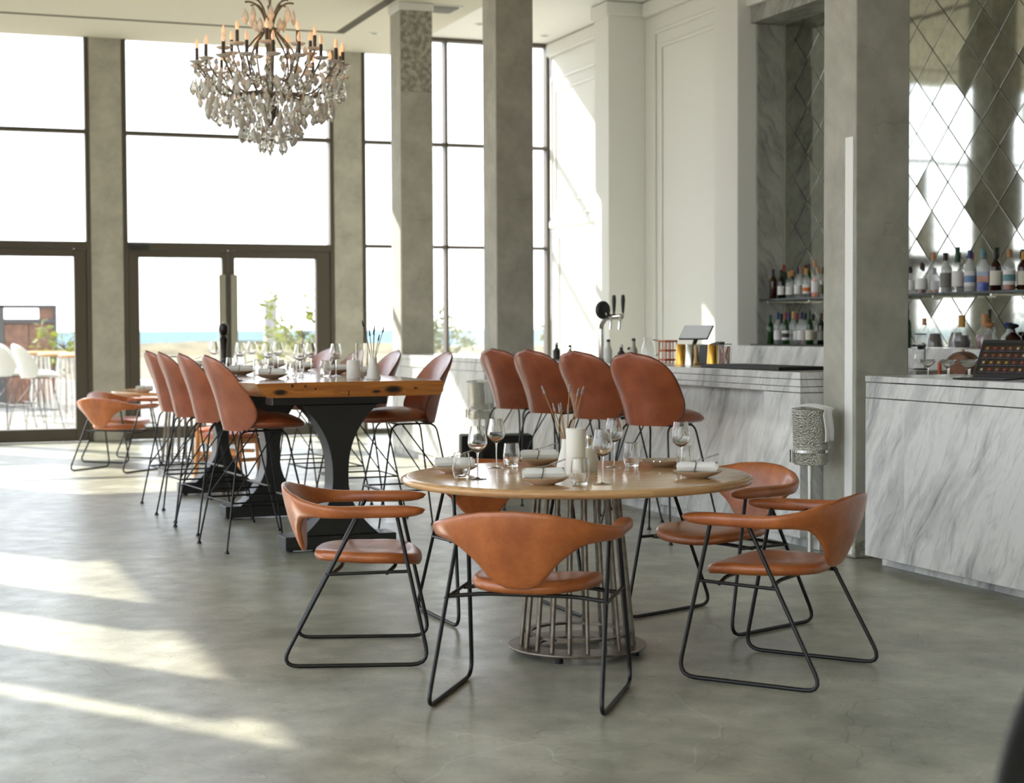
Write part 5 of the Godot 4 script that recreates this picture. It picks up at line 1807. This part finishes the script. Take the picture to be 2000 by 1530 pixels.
# ---------------------------------------------------------------- bottles
func bottle(kind: Dictionary, at: Vector3, label: String, group: String) -> void:
	var t := thing("bottle", label, "bottle", at, rng.randf() * 0.5, group)
	var h: float = kind.h * 0.94
	var r: float = kind.r * 0.94
	var nk: float = kind.get("neck", 0.32)          # share of the height taken by the neck
	var sh := h * (1.0 - nk)
	var body := [Vector2(0, 0), Vector2(r * 0.9, 0), Vector2(r, 0.006)]
	if kind.get("shape", "") == "decanter":
		body += [Vector2(r * 1.0, h * 0.06), Vector2(r * 0.92, h * 0.22), Vector2(r * 0.66, h * 0.42), Vector2(r * 0.34, h * 0.56), Vector2(r * 0.27, h * 0.72), Vector2(r * 0.30, h * 0.74)]
		sh = h * 0.74
	elif kind.get("shape", "") == "globe":
		body += [Vector2(r * 1.08, h * 0.12), Vector2(r * 1.12, h * 0.26), Vector2(r * 0.95, h * 0.46), Vector2(r * 0.5, h * 0.60), Vector2(r * 0.32, h * 0.66), Vector2(r * 0.30, h * 0.76)]
		sh = h * 0.76
	else:
		body += [Vector2(r, sh * 0.86), Vector2(r * 0.93, sh * 0.95), Vector2(r * 0.55, sh * 1.07), Vector2(r * 0.36, sh * 1.15), Vector2(r * 0.34, h * 0.90)]
		sh = h * 0.90
	body.append(Vector2(0, sh))
	part(t, "glass", MB.new().lathe(body, 16), M[kind.glass])
	if kind.has("liquid"):
		var lv: float = kind.get("level", 0.5) * h
		var lq := [Vector2(0, 0.005), Vector2(r * 0.90, 0.005)]
		if kind.get("shape", "") == "decanter":
			lq += [Vector2(r * 0.93, h * 0.06), Vector2(r * 0.85, h * 0.22), Vector2(r * 0.62, minf(lv, h * 0.41))]
			lv = minf(lv, h * 0.41)
		elif kind.get("shape", "") == "globe":
			lq += [Vector2(r * 1.0, h * 0.12), Vector2(r * 1.03, h * 0.26), Vector2(r * 0.95, minf(lv, h * 0.40))]
			lv = minf(lv, h * 0.40)
		else:
			lv = minf(lv, h * (1.0 - nk) * 0.85)
			lq.append(Vector2(r * 0.92, lv))
		lq.append(Vector2(0, lv))
		part(t, "liquid", MB.new().lathe(lq, 14), M[kind.liquid])
	if kind.has("tag"):
		var y0: float = kind.get("tag0", 0.14) * h
		var y1: float = kind.get("tag1", 0.44) * h
		part(t, "paper_label", MB.new().lathe([Vector2(r + 0.0002, y0), Vector2(r + 0.0008, y0), Vector2(r + 0.0008, y1), Vector2(r + 0.0002, y1)], 16), M[kind.tag])
		if kind.has("band"):
			part(t, "label_print", MB.new().lathe([Vector2(r + 0.0009, lerpf(y0, y1, 0.25)), Vector2(r + 0.0014, lerpf(y0, y1, 0.25)), Vector2(r + 0.0014, lerpf(y0, y1, 0.7)), Vector2(r + 0.0009, lerpf(y0, y1, 0.7))], 16), M[kind.band])
	var cr: float = r * 0.42
	match kind.get("stop", "cap"):
		"cap":
			part(t, "cap", MB.new().lathe([Vector2(0, sh - 0.03), Vector2(cr, sh - 0.03), Vector2(cr, h), Vector2(cr * 0.9, h + 0.002), Vector2(0, h + 0.002)], 12), M[kind.cap])
		"tall":
			part(t, "cap", MB.new().lathe([Vector2(0, sh - 0.07), Vector2(r * 0.62, sh - 0.07), Vector2(cr, sh), Vector2(cr, h + 0.012), Vector2(cr * 1.2, h + 0.02), Vector2(0, h + 0.022)], 12), M[kind.cap])
		"knob":
			part(t, "stopper", MB.new().lathe([Vector2(0, sh), Vector2(r * 0.22, sh), Vector2(r * 0.25, sh + h * 0.05), Vector2(r * 0.62, sh + h * 0.10), Vector2(r * 0.70, sh + h * 0.17), Vector2(r * 0.4, h), Vector2(0, h)], 14), M[kind.cap])


func shelf_bottles() -> void:
	for c in [["label_cream", Color(0.84, 0.82, 0.75)], ["label_white", Color(0.88, 0.88, 0.88)], ["label_grey", Color(0.48, 0.47, 0.45)], ["label_blue", Color(0.42, 0.55, 0.72)], ["label_lilac", Color(0.58, 0.54, 0.70)], ["label_teal", Color(0.38, 0.55, 0.58)], ["label_red", Color(0.62, 0.25, 0.20)], ["label_orange", Color(0.80, 0.42, 0.18)], ["label_black", Color(0.08, 0.08, 0.09)], ["cap_red", Color(0.52, 0.12, 0.13)], ["cap_blue", Color(0.10, 0.22, 0.45)], ["cap_black", Color(0.05, 0.05, 0.055)], ["cap_brown", Color(0.25, 0.13, 0.10)], ["cap_cork", Color(0.70, 0.50, 0.32)], ["cap_gold", Color(0.72, 0.55, 0.25)], ["cap_navy", Color(0.12, 0.14, 0.32)], ["cap_green", Color(0.10, 0.28, 0.18)]]:
		paint(c[0], c[1], 0.5)
	paint("green_glass", Color(0.10, 0.23, 0.08), 0.06)
	paint("dark_green_glass", Color(0.035, 0.085, 0.06), 0.06)
	paint("brown_glass", Color(0.17, 0.075, 0.03), 0.06)
	paint("frosted_glass", Color(0.74, 0.75, 0.74), 0.5)
	paint("amber_spirit", Color(0.62, 0.25, 0.05), 0.1)
	paint("orange_spirit", Color(0.82, 0.33, 0.06), 0.1)
	paint("red_spirit", Color(0.42, 0.06, 0.05), 0.1)
	paint("cognac_spirit", Color(0.20, 0.06, 0.05), 0.1)
	paint("blue_spirit", Color(0.06, 0.22, 0.72), 0.1)
	var K := {
		"clear": {"h": 0.31, "r": 0.038, "glass": "bottle_glass", "cap": "cap_black"},
		"frost": {"h": 0.31, "r": 0.041, "glass": "frosted_glass", "cap": "cap_blue"},
		"green": {"h": 0.30, "r": 0.037, "glass": "green_glass", "cap": "cap_green"},
		"dark": {"h": 0.28, "r": 0.038, "glass": "dark_green_glass", "cap": "cap_black"},
		"brown": {"h": 0.27, "r": 0.037, "glass": "brown_glass", "cap": "cap_navy"},
	}
	# far niche, glass shelf: left to right
	var far_up := [
		["brown", "cap_navy", "", "", 0.30, "brown bottle with a navy cap"], ["green", "cap_red", "label_cream", "label_red", 0.345, "tall green bottle with a red cap and cream label"],
		["dark", "cap_black", "label_white", "", 0.29, "dark bottle with a white label"], ["dark", "cap_gold", "", "", 0.285, "black-green bottle with a gold neck"],
		["clear", "cap_cork", "label_white", "", 0.27, "clear bottle with a cork stopper and white label"], ["clear", "cap_cork", "label_cream", "", 0.31, "clear bottle with a cork stopper and cream label"],
		["clear", "cap_navy", "label_white", "", 0.30, "clear bottle with a navy cap"], ["green", "cap_brown", "", "", 0.335, "slim green bottle with a brown cap"],
		["clear", "cap_gold", "label_white", "label_orange", 0.29, "clear bottle with a large white label and orange print"], ["clear", "cap_cork", "label_cream", "", 0.30, "clear bottle with a cream label, next to the orange spirit"],
		["clear", "cap_cork", "label_white", "", 0.36, "tall bottle of orange spirit at the pillar", "orange_spirit"]]
	for k in far_up.size():
		var b: Array = far_up[k]
		var kd: Dictionary = K[b[0]].duplicate()
		kd.cap = b[1]
		kd.h = b[4]
		if b[2]:
			kd.tag = b[2]
		if b[3]:
			kd.band = b[3]
		if b.size() > 6:
			kd.liquid = b[6]
		bottle(kd, Vector3(8.00 + 0.075 * (k % 2), 1.632, -14.0 + 0.0765 * k), "%s, %s from left, far shelf" % [b[5], nth(k)], "bottles on the far glass shelf")
	var far_low := [
		["green", "cap_green", "", "", 0.29, "green bottle with a green cap"], ["dark", "cap_black", "label_lilac", "", 0.30, "dark green bottle with a lilac label"], ["clear", "cap_blue", "label_white", "", 0.31, "clear bottle with a blue cap"],
		["green", "cap_blue", "label_white", "label_black", 0.31, "green bottle with a round white label"], ["green", "cap_red", "label_white", "label_black", 0.31, "green bottle with a red cap and white label"], ["green", "cap_red", "label_white", "", 0.30, "green bottle with a plain white label"],
		["clear", "cap_gold", "", "", 0.32, "clear bottle with a gold neck"], ["clear", "cap_black", "label_orange", "", 0.30, "bottle of red spirit with an orange label", "red_spirit"], ["clear", "cap_navy", "label_white", "", 0.31, "clear bottle with a navy cap and white label"],
		["clear", "cap_black", "label_cream", "", 0.29, "clear bottle with a black cap and cream label"], ["green", "cap_green", "label_cream", "", 0.32, "tall green bottle with a cream label"], ["dark", "cap_brown", "label_grey", "", 0.30, "dark bottle with a brown cap at the pillar"]]
	for k in far_low.size():
		var b: Array = far_low[k]
		var kd: Dictionary = K[b[0]].duplicate()
		kd.cap = b[1]
		kd.h = b[4]
		if b[2]:
			kd.tag = b[2]
		if b[3]:
			kd.band = b[3]
		if b.size() > 6:
			kd.liquid = b[6]
		bottle(kd, Vector3(7.82 + 0.08 * (k % 2), 1.2025, -13.74 + 0.071 * k), "%s, %s from left, far ledge" % [b[5], nth(k)], "bottles on the far marble ledge")
	# mirror wall right of the pillar, glass shelf
	var near_up := [
		["clear", "cap_black", "label_white", "", 0.24, "short clear bottle with a white label at the pillar", ""], ["clear", "cap_green", "label_white", "", 0.26, "clear bottle with a green cap", ""], ["clear", "cap_brown", "label_white", "", 0.27, "bottle of red spirit with a brown cap", "red_spirit"], ["clear", "cap_navy", "label_white", "", 0.22, "short bottle of orange spirit", "orange_spirit"],
		["clear", "cap_cork", "", "", 0.35, "tall slim clear bottle with a cork", ""], ["frost", "label_white", "", "", 0.34, "tall frosted bottle without a label", ""], ["clear", "cap_black", "label_grey", "", 0.34, "clear bottle with an arched grey label", ""], ["clear", "cap_brown", "label_white", "label_orange", 0.34, "clear bottle with a dark red cap and orange print", ""],
		["clear", "cap_green", "label_white", "", 0.36, "clear bottle under a long dark green stopper", "", "tall"], ["clear", "cap_red", "label_white", "label_orange", 0.335, "clear bottle with a red cap", ""], ["frost", "cap_blue", "label_white", "label_blue", 0.345, "frosted bottle with a blue cap and blue picture", ""], ["frost", "cap_black", "label_blue", "label_orange", 0.335, "frosted bottle with a blue and orange picture", ""],
		["clear", "label_teal", "", "", 0.35, "clear bottle with bright blue spirit in its foot", "blue_spirit"], ["clear", "cap_black", "label_white", "", 0.33, "clear bottle with a gold-banded black cap", ""], ["brown", "cap_black", "label_cream", "", 0.33, "brown bottle with a large cream label", ""], ["clear", "cap_cork", "label_white", "label_lilac", 0.33, "bottle with a lilac label and amber spirit", "amber_spirit"],
		["clear", "cap_cork", "label_white", "label_teal", 0.33, "bottle with a teal label and amber spirit", "amber_spirit"], ["brown", "cap_gold", "label_cream", "", 0.31, "brown bottle at the edge of the frame", ""]]
	for k in near_up.size():
		var b: Array = near_up[k]
		var kd: Dictionary = K[b[0]].duplicate()
		kd.cap = b[1]
		kd.h = b[4]
		kd.r = 0.038 if k < 4 else 0.047
		if b[2]:
			kd.tag = b[2]
			kd.tag1 = 0.5
		if b[3]:
			kd.band = b[3]
		if b[6]:
			kd.liquid = b[6]
			kd.level = 0.22 if b[6] in ["blue_spirit", "amber_spirit"] else 0.5
		if b.size() > 7:
			kd.stop = b[7]
		bottle(kd, Vector3(8.01 + 0.07 * (k % 2), 1.632, -11.74 + 0.081 * k), "%s, %s from pillar, near shelf" % [b[5], nth(k)], "bottles on the near glass shelf")
	var near_low := [
		["green", "", "cap_black", 0.33, 0.036, "green wine bottle", "", "cap"], ["clear", "", "cap_cork", 0.25, 0.045, "clear bottle with a cork", "", "cap"], ["clear", "decanter", "bottle_glass", 0.30, 0.072, "broad decanter of dark cognac with a glass stopper", "cognac_spirit", "knob"], ["clear", "decanter", "bottle_glass", 0.32, 0.070, "tall decanter of dark cognac with a clear stopper", "cognac_spirit", "knob"],
		["clear", "globe", "cap_gold", 0.27, 0.068, "round decanter of red cognac with a golden stopper", "cognac_spirit", "cap"], ["clear", "globe", "cap_cork", 0.28, 0.070, "round faceted decanter with a pale neck", "red_spirit", "cap"], ["clear", "globe", "cap_cork", 0.21, 0.062, "squat pale bottle with a wooden stopper", "", "knob"], ["frost", "globe", "cap_blue", 0.21, 0.062, "squat white bottle with a blue band", "", "knob"],
		["brown", "globe", "cap_black", 0.20, 0.068, "squat dark bottle with a black ball stopper", "", "knob"], ["clear", "", "label_teal", 0.42, 0.045, "tall bottle of orange spirit at the edge of the frame", "orange_spirit", "cap"]]
	var zs := [-11.47, -11.35, -11.09, -10.92, -10.74, -10.56, -10.40, -10.27, -10.12, -9.96]
	for k in near_low.size():
		var b: Array = near_low[k]
		var kd: Dictionary = K[b[0]].duplicate()
		kd.shape = b[1]
		kd.cap = b[2]
		kd.h = b[3]
		kd.r = b[4]
		kd.stop = b[7]
		if b[6]:
			kd.liquid = b[6]
			kd.level = 0.6
		bottle(kd, Vector3(7.80 if k % 2 == 0 else 7.88, 1.1905, zs[k]), "%s, %s from pillar, near ledge" % [b[5], nth(k)], "bottles on the near marble ledge")


# ---------------------------------------------------------------- odds and ends
func make_cooler(label: String, at: Vector3, turn: float) -> void:
	var t := thing("ice_bucket", label, "ice bucket", at, turn, "hammered ice buckets on stands")
	part(t, "foot", MB.new().lathe([Vector2(0, 0), Vector2(0.14, 0), Vector2(0.142, 0.006), Vector2(0.12, 0.012), Vector2(0.022, 0.02), Vector2(0, 0.02)], 36), M.bright_steel)
	part(t, "pole", MB.new().tube([Vector3(0, 0.015, 0), Vector3(0, 0.55, 0)], 0.019, 16), M.bright_steel)
	part(t, "pail", MB.new().lathe([Vector2(0, 0.548), Vector2(0.094, 0.548), Vector2(0.098, 0.552), Vector2(0.110, 0.868), Vector2(0.114, 0.872), Vector2(0.112, 0.876), Vector2(0.107, 0.872), Vector2(0.095, 0.56), Vector2(0, 0.556)], 48, Vector3.ZERO, 0.5), M.hammered_steel)
	part(t, "band", MB.new().lathe([Vector2(0.099, 0.625), Vector2(0.113, 0.622), Vector2(0.1135, 0.638), Vector2(0.101, 0.641)], 40), M.chrome)
	for s in [-1, 1]:
		part(t, "lug", span(Vector3(0.098 * s - 0.008, 0.56, -0.02), Vector3(0.125 * s + 0.004, 0.64, 0.02), 0.003), M.chrome)
	# folded cloth over the rim
	var c := thing("cloth", "white cloth folded over the rim of the ice bucket, " + ("by the large pillar" if at.z > -10 else "by the far pillar"), "cloth", at, turn - 0.75)
	var rings := []
	for k in 25:
		var s := k / 24.0
		var p: Vector3
		if s < 0.45:
			p = Vector3(lerpf(-0.085, 0.10, s / 0.45), 0.884 + 0.012 * sin(s * 7.0), 0)
		elif s < 0.55:
			var a := (s - 0.45) / 0.10 * PI * 0.5
			p = Vector3(0.10 + 0.025 * sin(a), 0.885 - 0.025 * (1.0 - cos(a)), 0)
		else:
			p = Vector3(0.127 + 0.006 * sin(s * 9.0), 0.86 - 0.17 * (s - 0.55) / 0.45, 0)
		var row := PackedVector3Array()
		for j in 9:
			var w := -1.0 + j / 4.0
			row.append(p + Vector3(0.006 * sin(w * 5.0 + s * 3.0) - (0.018 * w * w if s > 0.5 else 0.0), 0.005 * cos(w * 4.0), 0.062 * w * (1.0 if s < 0.5 else 0.88)))
		for j in range(8, -1, -1):
			var w := -1.0 + j / 4.0
			row.append(p + Vector3(0.006 * sin(w * 5.0 + s * 3.0) - (0.018 * w * w if s > 0.5 else 0.0), 0.005 * cos(w * 4.0), 0.062 * w * (1.0 if s < 0.5 else 0.88)) + (Vector3(0, 0.008, 0) if s < 0.5 else Vector3(0.008, 0.004, 0)))
		rings.append(row)
	part(c, "folded_cloth", MB.new().loft(rings), M.linen)


func odds() -> void:
	make_cooler("hammered steel ice bucket on a stand with a white cloth, beside the large concrete pillar", Vector3(5.11, 0, -8.50), -0.25)
	make_cooler("hammered steel ice bucket on a stand, far back at the end of the bar", Vector3(4.99, 0, -14.0), -0.3)
	# black trolley with a big wheel, behind the round table
	var t := thing("black_trolley", "low black trolley with large round hoops, behind the round table at the bar", "trolley", Vector3(4.80, 0, -13.05), -0.25)
	part(t, "box", span(Vector3(-0.30, 0.14, -0.14), Vector3(0.30, 0.47, 0.14), 0.01), M.black_rubber)
	for s in [-1, 1]:
		for q in [-0.2, 0.2]:
			var ring := []
			for k in 28:
				var a := TAU * k / 28.0
				ring.append(Vector3(q + 0.15 * cos(a), 0.17 + 0.15 * sin(a) + 0.015, 0.175 * s))
			part(t, "wheel_hoop", MB.new().tube(ring, 0.014, 8, true), M.black_steel)
	# dark chair back out of focus at the right edge, close to the camera
	var ch := thing("grey_chair", "blurred dark grey chair back at the right edge, close to the camera", "chair", Vector3(1.462, 0, -2.03), 0.3)
	var rings := []
	for k in 13:
		var s := k / 12.0
		var hw := 0.20 * (1.0 - 0.25 * pow(absf(2.0 * s - 1.0), 3.0))
		var row := PackedVector3Array()
		for j in 20:
			var a := TAU * j / 20.0
			row.append(Vector3(hw * signf(cos(a)) * pow(absf(cos(a)), 0.7), 0.46 + 0.43 * s, 0.18 + 0.05 * s + 0.018 * sin(a) * (1.0 if k > 0 and k < 12 else 0.4)))
		rings.append(row)
	part(ch, "backrest", MB.new().loft(rings), M.charcoal)
	var pad := []
	for q in [[0.9, 0.42], [1.0, 0.435], [0.97, 0.455], [0.05, 0.465]]:
		pad.append(oval(0.22 * q[0], 0.21 * q[0], q[1], 3.5, 28))
	part(ch, "seat", MB.new().loft(pad, true, true, false), M.charcoal)
	for sx in [-1, 1]:
		for sz in [-1, 1]:
			part(ch, "leg", MB.new().tube([Vector3(0.2 * sx, 0, 0.2 * sz), Vector3(0.17 * sx, 0.43, 0.16 * sz)], 0.011, 8), M.black_steel)
	for sx in [-1, 1]:
		part(ch, "back_post", MB.new().tube([Vector3(0.12 * sx, 0.43, 0.15), Vector3(0.12 * sx, 0.56, 0.19)], 0.011, 8), M.black_steel)
